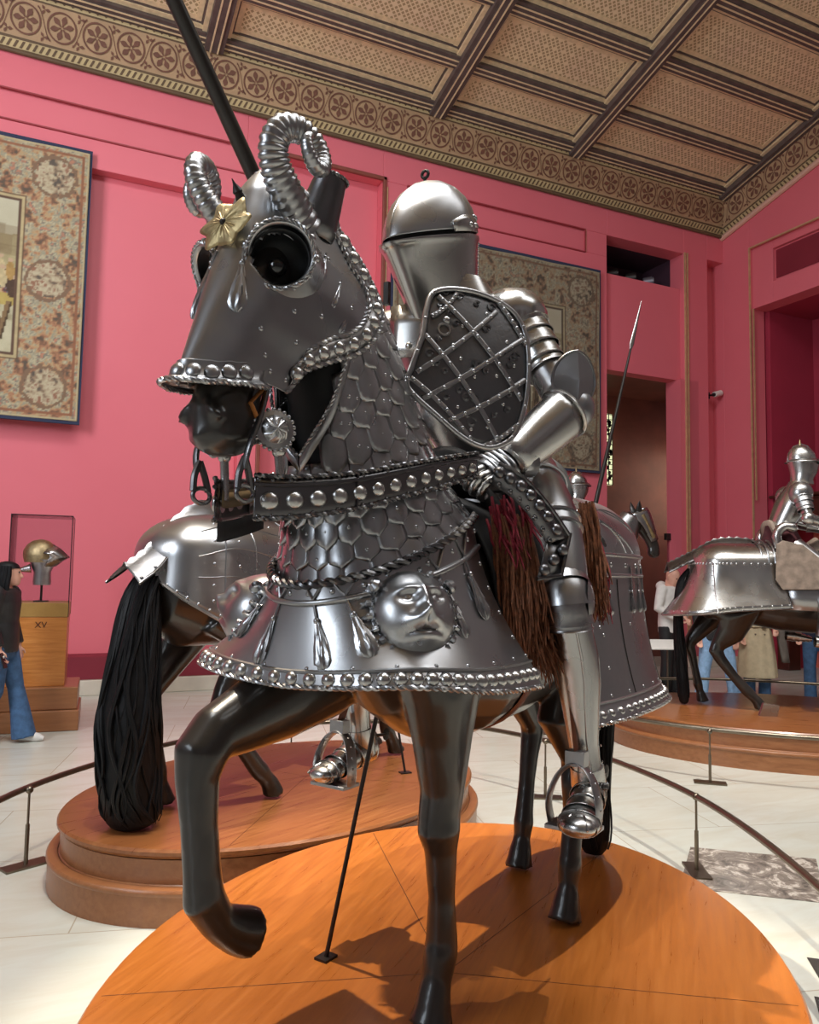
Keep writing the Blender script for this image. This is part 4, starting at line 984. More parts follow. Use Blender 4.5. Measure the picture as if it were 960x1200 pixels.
# ---- rein plates and bit -------------------------------------------------------------------
def rein(s):
    path = spline([(1.285, s * .060, 1.435), (1.22, s * .112, 1.438), (1.08, s * .175, 1.462), (.90, s * .218, 1.508), (.74, s * .235, 1.548), (.575, s * .24, 1.585)], 10)
    K = len(path); hh = [lerp(.052, .036, i / (K - 1)) for i in range(K)]; m = M()
    nn = [];
    for i in range(K):
        a = path[max(0, i - 1)]; b = path[min(K - 1, i + 1)]; t = (b - a).normalized(); n = t.cross(V3(0, 0, 1)).normalized(); nn.append(n if n.y * s > 0 else -n)
    dz = V3(0, 0, 1)
    m.grid([[p + dz * (h * k) + n * o for p, h, n in zip(path, hh, nn)] for k, o in ((-1, 0), (-.84, .004), (-.5, .006), (.3, .006), (.55, .004), (.62, .008), (1, .004))])
    for k in (-.96, .98, .58): (rope(m, [p + dz * (h * k) + n * .007 for p, h, n in zip(path, hh, nn)], .0048, pitch=.014) if k != .58 else m.tube([p + dz * (h * k) + n * .008 for p, h, n in zip(path, hh, nn)], .004, 6))
    for i in range(2, K, 4): boss(m, path[i] + dz * hh[i] * .8 + nn[i] * .006, nn[i], .005); boss(m, path[i] - dz * hh[i] * .84 + nn[i] * .006, nn[i], .005)
    i = int(K * .42); m.box(path[i] + nn[i] * .004, (.004, .012, hh[i] * 2), (((path[i + 1] - path[i]).normalized()), nn[i], dz))
    r = m.build('rein_plate', MT['dark_steel'], horse, solid=.002)
    sl = []; L = [0]
    for a, b in zip(path, path[1:]): L.append(L[-1] + (b - a).length)
    for k in range(13):
        d = L[-1] * (k + .6) / 13.2; j = min(max(i for i in range(K) if L[i] <= d), K - 2); p = path[j].lerp(path[j + 1], (d - L[j]) / (L[j + 1] - L[j]))
        sl.append((p - dz * hh[j] * .15 + nn[j] * .005, nn[j], hh[j] * .47, .016))
    studs('stud', sl, MT['bright'], r)
    m = M(); m.grid([[p + dz * (h * k) - n * .012 for p, h, n in zip(path, hh, nn)] for k in (-.35, .45)]); m.build('strap_lining', MT['olive'], r, solid=.002)
    if s < 0: m = M(); m.grid([[p + dz * (k) - n * .003 for p, n in zip(path[:26], nn[:26])] for k in (-.10, -.05)]); m.build('skirt_lining', MT['blackcloth'], r, solid=.002)
for s in (-1, 1): rein(s)
for s in (-1, 1):
    bit = M(); a = V3(1.300, s * .086, 1.645)
    bit.tube(spline([a + V3(-.02, 0, .04), a + V3(0, .0, -.03), a + V3(.03, 0, -.10), a + V3(.035, -s * .01, -.15)], 6), [(.009, .006)] * 19, 8, up=(0, 1, 0))
    pl_ = [a + V3(.03, -s * .012, -.125), a + V3(.052, -s * .014, -.195), a + V3(-.0, -s * .016, -.195)]
    bit.tube(spline([pl_[0], (pl_[0] + pl_[1]) / 2 + V3(.004, 0, 0), pl_[1] + V3(-.004, 0, 0)], 5), .008, 8); bit.tube(spline([pl_[0], (pl_[0] + pl_[2]) / 2, pl_[2] + V3(.005, 0, 0)], 5), .008, 8)
    rc_ = a + V3(.024, -s * .015, -.205); bit.tube([rc_ + V3(.026 * cos(q), 0, .018 * sin(q)) for q in [2 * pi * i / 20 for i in range(20)]], .0055, 8, closed=True)
    b = bit.build('bit_shank', MT['dark_steel'], horse)
    m = M(); n = V3(.45, s * .85, .05).normalized(); c = a + V3(-.035, s * .012, -.055)
    m.lathe([(.046, .0), (.046, .004), (.033, .007), (.031, .016), (.022, .025), (.010, .030), (.001, .031)], 30, c, n)
    q = V3(0, 0, 1).rotation_difference(n)
    for i in range(22): aa = 2 * pi * i / 22; m.ball(c + q @ V3(.047 * cos(aa), .047 * sin(aa), .002), .0055, 7, 5)
    for i in range(10): aa = 2 * pi * i / 10; m.tube([c + q @ V3(.031 * cos(aa), .031 * sin(aa), .012), c + q @ V3(.02 * cos(aa + .35), .02 * sin(aa + .35), .027), c + q @ V3(.004, 0, .032)], .0035, 6)
    m.build('bit_boss', MT['steel'], b)
    m = M(); m.tube(spline([a + V3(-.06, s * .004, -.11), a + V3(-.065, s * .005, -.16), a + V3(-.06, s * .0, -.21)], 5), .011, 10); m.ball(a + V3(-.06, s * .004, -.10), .017); m.build('curb_rod', MT['bright'], b)
    m = M(); m.tube([a + V3(-.02, -s * .005, .045), a + V3(.02, -s * .012, .0), a + V3(.0, -s * .01, -.03)], [(.003, .011)] * 3, 8); m.build('cheek_strap', MT['tanleather'], b)

# ---- rump plate (crupper) ----------------------------------------------------------------------
CO = [(-.06, -.30), (-.30, -.315), (-.60, -.315), (-.80, -.28), (-.955, -.17), (-1.005, 0), (-.955, .17), (-.80, .28), (-.60, .315), (-.30, .315), (-.06, .30)]
def crup(u, k, o=0.0):
    """k 0..1 dome from ridge to belt, 1..2 skirt from belt to rim"""
    a = curve(CO, u)
    if k <= 1:
        w = k * pi / 2; x0 = max(a.x, -.62); p = V3(x0 + (a.x - x0) * sin(w), a.y * sin(w) ** .85, 1.345 + (.235 + .02 * (a.x < -.3)) * cos(w)); 
        if a.x > -.3: p.z += -.02 * (a.x + .3) * cos(w)
    else:
        q = k - 1; c = V3(-.5, 0, 0); d = (a - V3(max(-.7, min(-.3, a.x)), 0, 0)); d.z = 0; d = d.normalized() if d.length > 1e-6 else V3(-1, 0, 0)
        f_ = .085 * q ** 2.2 + .012 * q if q < .9 else lerp(.085 * .9 ** 2.2 + .0108, .118, (q - .9) / .1)
        p = V3(a.x, a.y, 1.345) + d * f_; p.z = 1.345 - .575 * (q if q < .9 else .9 + (q - .9) * .95) + .0
    return p
def crup_n(u, k):
    e = .01; n = (crup(min(1, u + e), k) - crup(max(-1, u - e), k)).cross(crup(u, k + e) - crup(u, k - e)); n.normalize()
    return n if n.dot(crup(u, k) - V3(-.5, 0, 1.1)) > 0 else -n
m = M(); us2 = [-1 + 2 * i / 80 for i in range(81)]; KS = [max(.0, i / 14) for i in range(15)] + [1 + i / 16 for i in range(1, 15)] + [1.9, 1.92, 1.95, 1.98, 2.0]
KS[0] = .03
m.grid([[crup(u, k) for u in us2] for k in KS]); m.grid([[crup(u, .03) for u in us2[:41]], [crup(-u, .03) for u in us2[:41]]])
for k in (.985, 1.125): m.tube([crup(u, k) + crup_n(u, k) * .003 for u in us2], .0065, 8)
m.tube([crup(u, 1.89) + crup_n(u, 1.89) * .003 for u in us2], .004, 6)
for i in range(3, 80, 4):
    boss(m, crup(us2[i], 1.055), crup_n(us2[i], 1.05), .009); boss(m, crup(us2[i], 1.86), crup_n(us2[i], 1.86), .0055)
    if i % 8 == 3: boss(m, crup(us2[i], 1.45), crup_n(us2[i], 1.4), .005)
for u in (-.86, .86): 
    for k in (.3, .5, .75, 1.3, 1.5, 1.7): boss(m, crup(u, k), crup_n(u, k), .006)
crupper = m.build('crupper', MT['plate'], horse, solid=.003, angle=50)
for u in (-.74, .74, -.40, .40): m = M(); m.tube([crup(u, k) + crup_n(u, k) * .001 for k in [1.15 + .73 * i / 12 for i in range(13)]], .0035, 6); m.build('seam', MT['iron'], crupper)
m = M(); rope(m, [crup(u, 2.0) for u in us2], .006, pitch=.02); m.build('rim_rope', MT['steel'], crupper)
sl = []; nbs = 50
for i in range(nbs): u = -1 + 2 * (i + .5) / nbs; sl.append((crup(u, 1.950), crup_n(u, 1.95), .0165, .014))
studs('rim_stud', sl, MT['bright'], crupper)
for u in (.86, .80, .64, .56, .47, .36, .2, -.2, -.4, -.6, -.8):
    p = crup(u, 1.06) + crup_n(u, 1.06) * .004; q = crup(u, 1.35) + crup_n(u, 1.3) * .004; m = M(); tassel(m, p, q - p, crup_n(u, 1.2), .085, .015, .10); m.build('tassel', MT['steel'], crupper)
for s in (-1, 1):                                     # embossed leaf with a pierced slot on each flank
    m = M(); 
    for (u0, k0, u1, k1) in ((.93, .55, .60, .95), (.93, .35, .52, .72), (.80, .62, .66, .98), (.75, .5, .55, .6)):
        m.tube([crup(s * lerp(u0, u1, t), lerp(k0, k1, t) - .08 * sin(pi * t)) + crup_n(s * lerp(u0, u1, t), lerp(k0, k1, t)) * .002 for t in [i / 8 for i in range(9)]], .004, 6)
    m.build('leaf_rib', MT['steel'], crupper)
    m = M()
    for i in range(3): p = crup(s * (.84 - .012 * i), .80 + .035 * i); n = crup_n(s * .84, .8); m.box(p + n * .002, (.05, .016, .006), (V3(-.7, 0, -.5).normalized(), V3(.5, 0, -.7).normalized(), n))
    m.build('slot', MT['black'], crupper, smooth=False)
m = M(); m.tube(spline([crup(-.9, .3) + V3(.05, 0, 0), V3(-.02, 0, 1.60), crup(.9, .3) + V3(.05, 0, 0)], 6), .01, 8); m.build('crupper_edge', MT['steel'], crupper)

# ---- saddle, cloth, fringe, girth, stirrups ------------------------------------------------------
saddle = empty('saddle', (0, 0, 0)); saddle.parent = horse
m = M(); rows = []
for x, rz, ry in ((-.14, .37, .315), (.0, .38, .32), (.2, .39, .315), (.38, .40, .30), (.5, .40, .28)):
    rows.append([(x, ry * sin(a), 1.12 + rz * cos(a)) for a in [pi * (i / 24 - .5) * 1.22 for i in range(25)]])
m.grid(rows); m.build('saddle_cloth', MT['blackcloth'], saddle, solid=.012)  # black stands in for the deep shadow behind the fringe
m = M(); rows = []
for x, z, w in ((-.20, 1.74, .17), (-.17, 1.68, .20), (-.10, 1.58, .20), (.05, 1.53, .17), (.2, 1.54, .15), (.32, 1.60, .13), (.38, 1.68, .12)):
    rows.append([(x, w * sin(a) * 1.1, z - .10 * (1 - cos(a)) * 1.1) for a in [pi * (i / 18 - .5) * 1.1 for i in range(19)]])
m.grid(rows); m.build('seat', MT['blackcloth'], saddle, solid=.03)
for s in (-1, 1):
    m = M()
    A0 = [V3(.555, s * .27, 1.535), V3(.52, s * .33, 1.49), V3(.475, s * .37, 1.43), V3(.43, s * .40, 1.36)]; B0 = [V3(.52, s * .285, 1.595), V3(.47, s * .345, 1.55), V3(.41, s * .395, 1.475), V3(.345, s * .435, 1.385)]
    A = spline(A0[:4], 5); Bq = spline(B0[:4], 5)
    m.grid([A, [(a + b) / 2 + V3(.008, s * .012, .004) for a, b in zip(A, Bq)], Bq]); C2 = [A[-1], A[-1] + V3(.05, s * -.01, -.09)]; m.grid([[A[-6], A[-1]], [Bq[-1], Bq[-1] + V3(.0, 0, 0)]]); D2 = [V3(.43, s * .40, 1.37), V3(.345, s * .435, 1.395), V3(.40, s * .43, 1.27), V3(.49, s * .395, 1.26)]; m.add(D2, [(0, 1, 2, 3)])
    m.tube([Bq[i] for i in range(len(Bq))] + [V3(.345, s * .435, 1.395), V3(.40, s * .43, 1.27), V3(.49, s * .395, 1.26)], .006, 8)
    for k in range(7): i = int((k + .5) / 7 * (len(A) - 1)); p = A[i].lerp(Bq[i], .55); boss(m, p + V3(.006, s * .010, .003), V3(.5, s * .85, .2), .0185, .016)
    for k in range(3): p = vl((.385, s * .427, 1.345), (.465, s * .405, 1.285), k / 2); boss(m, p + V3(.004, s * .004, 0), V3(.4, s * .9, .1), .0175, .016)
    for k in range(8): i = int((k + .5) / 8 * (len(A) - 1)); p = A[i].lerp(Bq[i], .12); boss(m, p + V3(.004, s * .006, 0), V3(.5, s * .85, .2), .007)
    m.build('pommel_plate', MT['dark_steel'], saddle, solid=.003)
rg = random.Random(9)
def fringe(s, xs, z0, z1, ys, n, mat, name, wv=.02):
    m = M()
    for i in range(n):
        t = rg.random(); x = lerp(xs[0], xs[1], t) + rg.uniform(-.012, .012); y = lerp(ys[0], ys[1], t) + rg.uniform(-.02, .02); L = (z0 - z1) * rg.uniform(.6, 1.05)
        zt = z0 + rg.uniform(-.05, .03); a = rg.uniform(0, 6.28); P = []
        for q in range(6):
            f_ = q / 5; P.append(V3(x + wv * sin(a + 4 * f_) * f_ + .03 * f_ * (rg.random() - .5), s * (y + .05 * f_ + wv * cos(a + 3 * f_) * f_), zt - L * f_))
        m.tube(P, [.0045, .005, .0045, .004, .0035, .0015], 5, caps=False)
    return m.build(name, mat, saddle)
for s in (-1, 1):
    fringe(s, (.50, .40), 1.42, 1.06, (.27, .315), 240, MT['fur'], 'fringe', .03)
    fringe(s, (.51, .42), 1.48, 1.32, (.26, .31), 36, MT['furred'], 'fringe', .03)
    fringe(s, (.46, .34), 1.22, .99, (.29, .33), 160, MT['fur'], 'fringe', .03)
    fringe(s, (-.10, -.04), 1.50, 1.16, (.30, .345), 150, MT['fur'], 'fringe', .025)
    fringe(s, (-.13, -.08), 1.46, 1.14, (.30, .345), 60, MT['furred'], 'fringe', .025)
m = M(); m.tube([V3(.20, .292 * sin(a), 1.12 + .372 * cos(a)) for a in [2 * pi * i / 40 for i in range(40)]], [(.026, .005)] * 40, 8, closed=True, up=(1, 0, 0)); m.build('girth', MT['leather'], saddle)
def stirrup(s, c):
    c = Vector(c); m = M()
    arch = spline([c + V3(.01, -s * .072, 0), c + V3(.015, -s * .078, .07), c + V3(.0, -s * .05, .145), c + V3(-.01, 0, .175), c + V3(.0, s * .05, .145), c + V3(.015, s * .078, .07), c + V3(.01, s * .072, 0)], 7)
    m.tube(arch, [(.026, .005)] * len(arch), 10, up=(1, 0, .2))
    m.b2(c.x - .035, c.x + .055, c.y - .075, c.y + .075, c.z - .008, c.z + .004)
    for i in range(3, len(arch) - 3, 3): boss(m, arch[i] + (arch[i] - c - V3(0, 0, .05)).normalized() * .005, (arch[i] - c - V3(0, 0, .05)), .0045)
    m.b2(c.x - .03, c.x + .01, c.y - .03, c.y + .03, c.z + .170, c.z + .215)
    st = m.build('stirrup', MT['mail'], saddle, bevel=.002)
    m = M(); top = V3(.20, s * .335, 1.25); q = c + V3(-.01, 0, .20); m.tube([top, vl(top, q, .5), q], [(.004, .020)] * 3, 8, up=(0, 1, 0)); m.build('stirrup_leather', MT['leather'], saddle)
FOOT = {1: V3(.30, .435, .535), -1: V3(.345, -.435, .53)}
for s in (-1, 1): stirrup(s, FOOT[s])
# ---------------------------------------------------------------- the knight
def lames(m, path, rad, k, over=.25, lift=.006, n=22, up=(1, 0, 0), gap=0):
    """overlapping ring plates along a limb; rad rows are (ra, rb) at each path point"""
    P = spline(path, 8); R = spline([V3(a, b, 0) for a, b in rad], 8); N = len(P)
    for i in range(k):
        a, b = i / k, min(1, (i + 1 + over) / k); pts = []; rr = []
        for q in range(6):
            f_ = q / 5; x = lerp(a, b, f_) * (N - 1); j = min(int(x), N - 2); t = x - j
            pts.append(P[j].lerp(P[j + 1], t)); r = R[j].lerp(R[j + 1], t); l = lift * f_ + (.003 if q == 5 else 0) + (.0015 if i % 2 else 0); rr.append((r.x + l, r.y + l))
        m.tube(pts, rr, n, up=up, caps=False)
knight = empty('armoured_knight', HO, HA, 'knight in full plate with closed frog mouthed helm riding the nearest horse', 'knight')
KF = V3(.95, .30, 0).normalized(); KL = V3(-.30, .95, 0).normalized()
def ringv(c, f, l, a, b, n=28, e=2.3, fr=1.0):
    out = []
    for i in range(n):
        t = 2 * pi * i / n; ca, sa = cos(t), sin(t); k = (abs(ca) ** e + abs(sa) ** e) ** (-1 / e); out.append(Vector(c) + f * (a * ca * k * (fr if ca > 0 else 1)) + l * (b * sa * k))
    return out
# breast and back plates
TC = [((.03, 0, 1.60), .135, .165), ((.06, 0, 1.68), .135, .160), ((.10, -.02, 1.76), .150, .175), ((.15, -.03, 1.88), .185, .205), ((.20, -.035, 2.00), .195, .215), ((.215, -.035, 2.10), .175, .205), ((.205, -.025, 2.18), .12, .14), ((.22, -.03, 2.23), .095, .105)]
m = M(); m.loft([ringv(c, KF, KL, a, b, fr=1.12) for c, a, b in TC]); bp = m.build('breastplate', MT['steel'], knight)
m = M(); m.loft([ringv(V3(*c) , KF, KL, a, b) for c, a, b in (((.215, -.03, 2.17), .14, .16), ((.23, -.035, 2.22), .128, .14), ((.245, -.04, 2.28), .115, .118))]); m.tube(ringv((.216, -.03, 2.172), KF, KL, .142, .162), .005, 6, closed=True); m.build('gorget', MT['bright'], knight)
m = M()
c0 = V3(.385, -.115, 2.075)
m.grid([[c0 + KF * (.045 - .10 * (u * .35) ** 2) + KL * (u * .075) + V3(0, 0, v) + KF * (-v * .12) for u in (-1, -.5, 0, .5, 1)] for v in (.10, .03, -.04, -.09)]); boss(m, c0 + KF * .05 + V3(0, 0, -.05), KF, .012); m.build('breast_reinforce', MT['bright'], knight, solid=.004)
m = M(); lames(m, [(.09, 0, 1.68), (.06, 0, 1.60), (.04, 0, 1.52)], [(.14, .165), (.155, .185), (.17, .215)], 4, up=(1, 0, 0)); m.build('fauld', MT['dark_steel'], knight, solid=.002)
# helm
HC = V3(.325, -.075, 2.392); ha = radians(-6); PITCH = Matrix.Rotation(radians(17), 4, V3(-sin(ha), cos(ha), 0))
hf, hl = V3(cos(ha), sin(ha), 0), V3(-sin(ha), cos(ha), 0)
def helm_ring(z, f, b, w, n=56, point=.55):
    out = []
    for i in range(n):
        t = 2 * pi * i / n; ca, sa = cos(t), sin(t)
        x = f * ca if ca > 0 else b * ca
        if ca > 0: sa2 = sa * (1 - point * .45 * ca ** 1.5); x = f * (ca ** (1.0 + .25 * point))
        else: sa2 = sa
        p = hf * x + hl * (w * sa2) + V3(0, 0, z); out.append(HC + PITCH @ p)
    return out
bev = [(-.275, .150, .115, .070), (-.24, .163, .125, .090), (-.18, .184, .14, .110), (-.11, .208, .15, .127), (-.05, .230, .158, .138), (-.015, .243, .163, .145), (-.002, .252, .166, .150), (.004, .262, .168, .153), (.012, .262, .168, .153), (.014, .245, .160, .146)]
m = M(); m.grid([helm_ring(z, f, b, w) for z, f, b, w in bev], cu=True); 
for i in range(20):                                    # rivets down the side join and along the back rim
    t = i / 19; f_ = bev[0]; z = lerp(-.25, -.01, t); w = interp([(b_[0], b_[3]) for b_ in bev], z)[0]; bb = interp([(b_[0], b_[2]) for b_ in bev], z)[0]
    for s in (-1, 1): p = HC + PITCH @ (hf * (-bb * .55) + hl * (s * w * .84) + V3(0, 0, z)); boss(m, p, PITCH @ (hl * s - hf * .5), .0048)
helm_b = m.build('bevor', MT['bright'], knight, solid=.003, angle=60)
sk = [(.030, .236, .170, .150), (.036, .234, .172, .151), (.07, .218, .172, .150), (.11, .192, .166, .142), (.15, .155, .15, .125), (.185, .105, .122, .097), (.21, .052, .085, .060), (.222, .012, .04, .02), (.2225, .002, .002, .002)]
m = M(); m.grid([helm_ring(z, f, b, w) for z, f, b, w in sk], cu=True)
for i in range(-8, 9):
    t = pi + i * .15; 
    for z, k in ((.05, 1.0), (.075, 1.0)): p = HC + PITCH @ (hf * (.172 * cos(t)) + hl * (.151 * sin(t)) + V3(0, 0, z)); boss(m, p, PITCH @ (hf * cos(t) + hl * sin(t)), .006)
skull = m.build('skull', MT['steel'], knight, solid=.003, angle=60)
m = M(); m.tube([HC + PITCH @ (hf * x + V3(0, 0, z)) for x, z in ((.235, .032), (.218, .072), (.19, .114), (.152, .153), (.10, .188), (.05, .212), (0, .2235), (-.06, .218), (-.11, .19), (-.155, .135), (-.172, .06))], .0035, 8)
for s in (-1, 1): m.tube([HC + PITCH @ (hf * x + hl * (s * y) + V3(0, 0, z)) for x, y, z in ((-.02, .150, .06), (-.03, .135, .125), (-.03, .10, .178), (-.03, .05, .208), (-.03, 0, .221))], .004, 6)
m.build('crest_ridge', MT['bright'], skull)
for s in (-1, 1):
    m = M(); rows = []
    for j in range(3): rows.append([HC + PITCH @ (hf * (-.172 * cos(t)) + hl * (s * .156 * sin(t)) + V3(0, 0, z)) for t, z in [(1.2 + .8 * i / 8, (.020, .040 + .018 * sin(pi * i / 8), .052 + .022 * sin(pi * i / 8))[j]) for i in range(9)]])
    m.grid(rows)
    for t in (1.3, 1.5): p = HC + PITCH @ (hf * (-.172 * cos(t)) + hl * (s * .158 * sin(t)) + V3(0, 0, .042)); boss(m, p, PITCH @ (hl * s), .007)
    m.build('visor_pivot', MT['bright'], skull, solid=.004)
m = M(); m.grid([helm_ring(z, f, b, w) for z, f, b, w in ((-.02, .20, .15, .132), (.05, .20, .15, .132))], cu=True); m.build('eye_slot_dark', MT['black'], knight)  # black band inside the helm stands in for the slot's shade
m = M(); q = HC + PITCH @ V3(-.01, 0, .222); m.tube([q, q + V3(0, 0, .02)], .006, 8); m.tube([q + V3(.0, .013 * cos(a), .030 + .013 * sin(a)) for a in [2 * pi * i / 16 for i in range(16)]], .0055, 8, closed=True); m.build('plume_loop', MT['iron'], skull)
m = M(); m.box(HC + PITCH @ (hf * .175 - hl * .10 + V3(0, 0, -.13)), (.015, .02, .08)); m.build('charnel_bolt', MT['iron'], helm_b, smooth=False)
# arms
def arm(s, sh, el, wr, hd, hn):
    sh, el, wr, hd = map(Vector, (sh, el, wr, hd)); out = (el - sh).normalized()
    m = M(); up = (1, 0, .3)
    m.loft([ringv(sh + V3(0, 0, z), KF, KL, a, b, 24, 2) for z, a, b in ((-.075, .118, .105), (-.04, .132, .118), (.0, .132, .120), (.035, .115, .105), (.065, .08, .075), (.082, .03, .03))], True)
    lames(m, [sh + V3(0, 0, -.02), sh.lerp(el, .3), sh.lerp(el, .62)], [(.115, .105), (.088, .082), (.068, .064)], 6, up=up, lift=.008)
    m.tube(ringv(sh + V3(0, 0, -.07), KF, KL, .122, .108, 24, 2), .005, 6, closed=True)
    pa = m.build('pauldron', MT['bright'], knight, solid=.0015)
    m = M(); lames(m, [sh.lerp(el, .55), sh.lerp(el, .8), el], [(.066, .062), (.060, .056), (.056, .056)], 2, up=up); m.build('rerebrace', MT['steel'], knight, solid=.002)
    m = M(); d2 = (wr - el).normalized(); side = (out.cross(d2)).normalized(); bis = (out - d2).normalized()
    m.ball(el + bis * .012, (.070, .070, .072), 20, 12)
    ax = V3(.70, s * .71, .0).normalized(); X = ax.cross(V3(0, 0, 1)).normalized(); Yv = X.cross(ax)
    c = el + ax * .045 + V3(0, 0, .075); rows = []
    for k in range(6):
        q = k / 5; rows.append([c + X * (.074 * q * cos(a) * (1 - .30 * max(0, -sin(a)))) + Yv * (.098 * q * sin(a)) + ax * (.034 * (1 - abs(cos(a)) * q) - .012 * q) for a in [2 * pi * i / 16 for i in range(16)]])
    m.grid(rows, cu=True); m.tube([c + X * (.074 * cos(a) * (1 - .30 * max(0, -sin(a)))) + Yv * (.098 * sin(a)) + ax * (.034 * (1 - abs(cos(a))) - .012) for a in [2 * pi * i / 40 for i in range(40)]], .0045, 6, closed=True)
    m.build('couter', MT['plate'], knight, angle=25)
    m = M(); lames(m, [el.lerp(wr, .06), el.lerp(wr, .5), wr], [(.088, .082), (.076, .070), (.052, .048)], 1, up=up, over=0)
    n_ = side
    for a_ in (-.5, .2, .9): q = (n_ * cos(a_) + bis * sin(a_)); m.tube([el.lerp(wr, .1) + q * .088, wr + q * .053], .0035, 6)
    for t in (.1, .96): m.tube([el.lerp(wr, t) + (n_ * cos(a) + d2.cross(n_) * sin(a)) * lerp(.090, .055, t) for a in [2 * pi * i / 24 for i in range(24)]], .005, 6, closed=True)
    m.build('vambrace', MT['bright'], knight, solid=.002)
    # gauntlet: flared cuff, hand plates, four fingers closed round the grip and a thumb
    g = M(); d = (hd - wr).normalized(); hn = Vector(hn).normalized(); hn = (hn - d * hn.dot(d)).normalized(); w = d.cross(hn).normalized()
    g.tube([wr - d * .075, wr - d * .03, wr + d * .02, wr + d * .045], [(.066, .070), (.054, .058), (.044, .048), (.044, .052)], 20, up=hn, caps=False)
    g.tube([wr + d * (.01 + .022 * i) for i in range(5)], [(.040, .050), (.040, .052), (.038, .053), (.037, .053), (.032, .050)], 18, up=hn)
    for k in range(4): c = wr + d * (.025 + .022 * k) + hn * .036; g.tube([c + w * (.046 * cos(a)) + hn * (.010 * sin(a)) for a in [pi * i / 8 for i in range(9)]], .0042, 6)
    ga = g.build('gauntlet', MT['plate'], knight, solid=.0015)
    kn = wr + d * .105
    for k in range(4):
        off = w * (.039 - .026 * k); L = (.95, 1.08, 1.05, .88)[k]; P = [kn + off + hn * .018, kn + off + d * .034 * L + hn * .014, kn + off + d * .052 * L - hn * .018, kn + off + d * .038 * L - hn * .046, kn + off + d * .010 - hn * .050]
        m = M(); m.tube(spline(P, 4), [.0125 + .0022 * (i % 2) for i in range(15)] + [.0125, .009], 10); m.build('finger', MT['bright'], ga)
    m = M(); sg = 1 if s > 0 else -1
    P = [wr + d * .045 + w * .044 * sg - hn * .01, wr + d * .075 + w * .058 * sg - hn * .026, wr + d * .115 + w * .040 * sg - hn * .045, wr + d * .135 + w * .015 * sg - hn * .052]
    m.tube(spline(P, 4), [.015 - .0004 * i for i in range(13)], 10); m.build('thumb', MT['bright'], ga)
arm(1, (.17, .15, 2.165), (.17, .36, 1.815), (.375, .24, 1.612), (.49, .20, 1.56), (.30, .62, .70))
arm(-1, (.31, -.225, 2.115), (.08, -.40, 1.86), (.20, -.365, 1.66), (.29, -.335, 1.70), (-.3, -.8, .3))
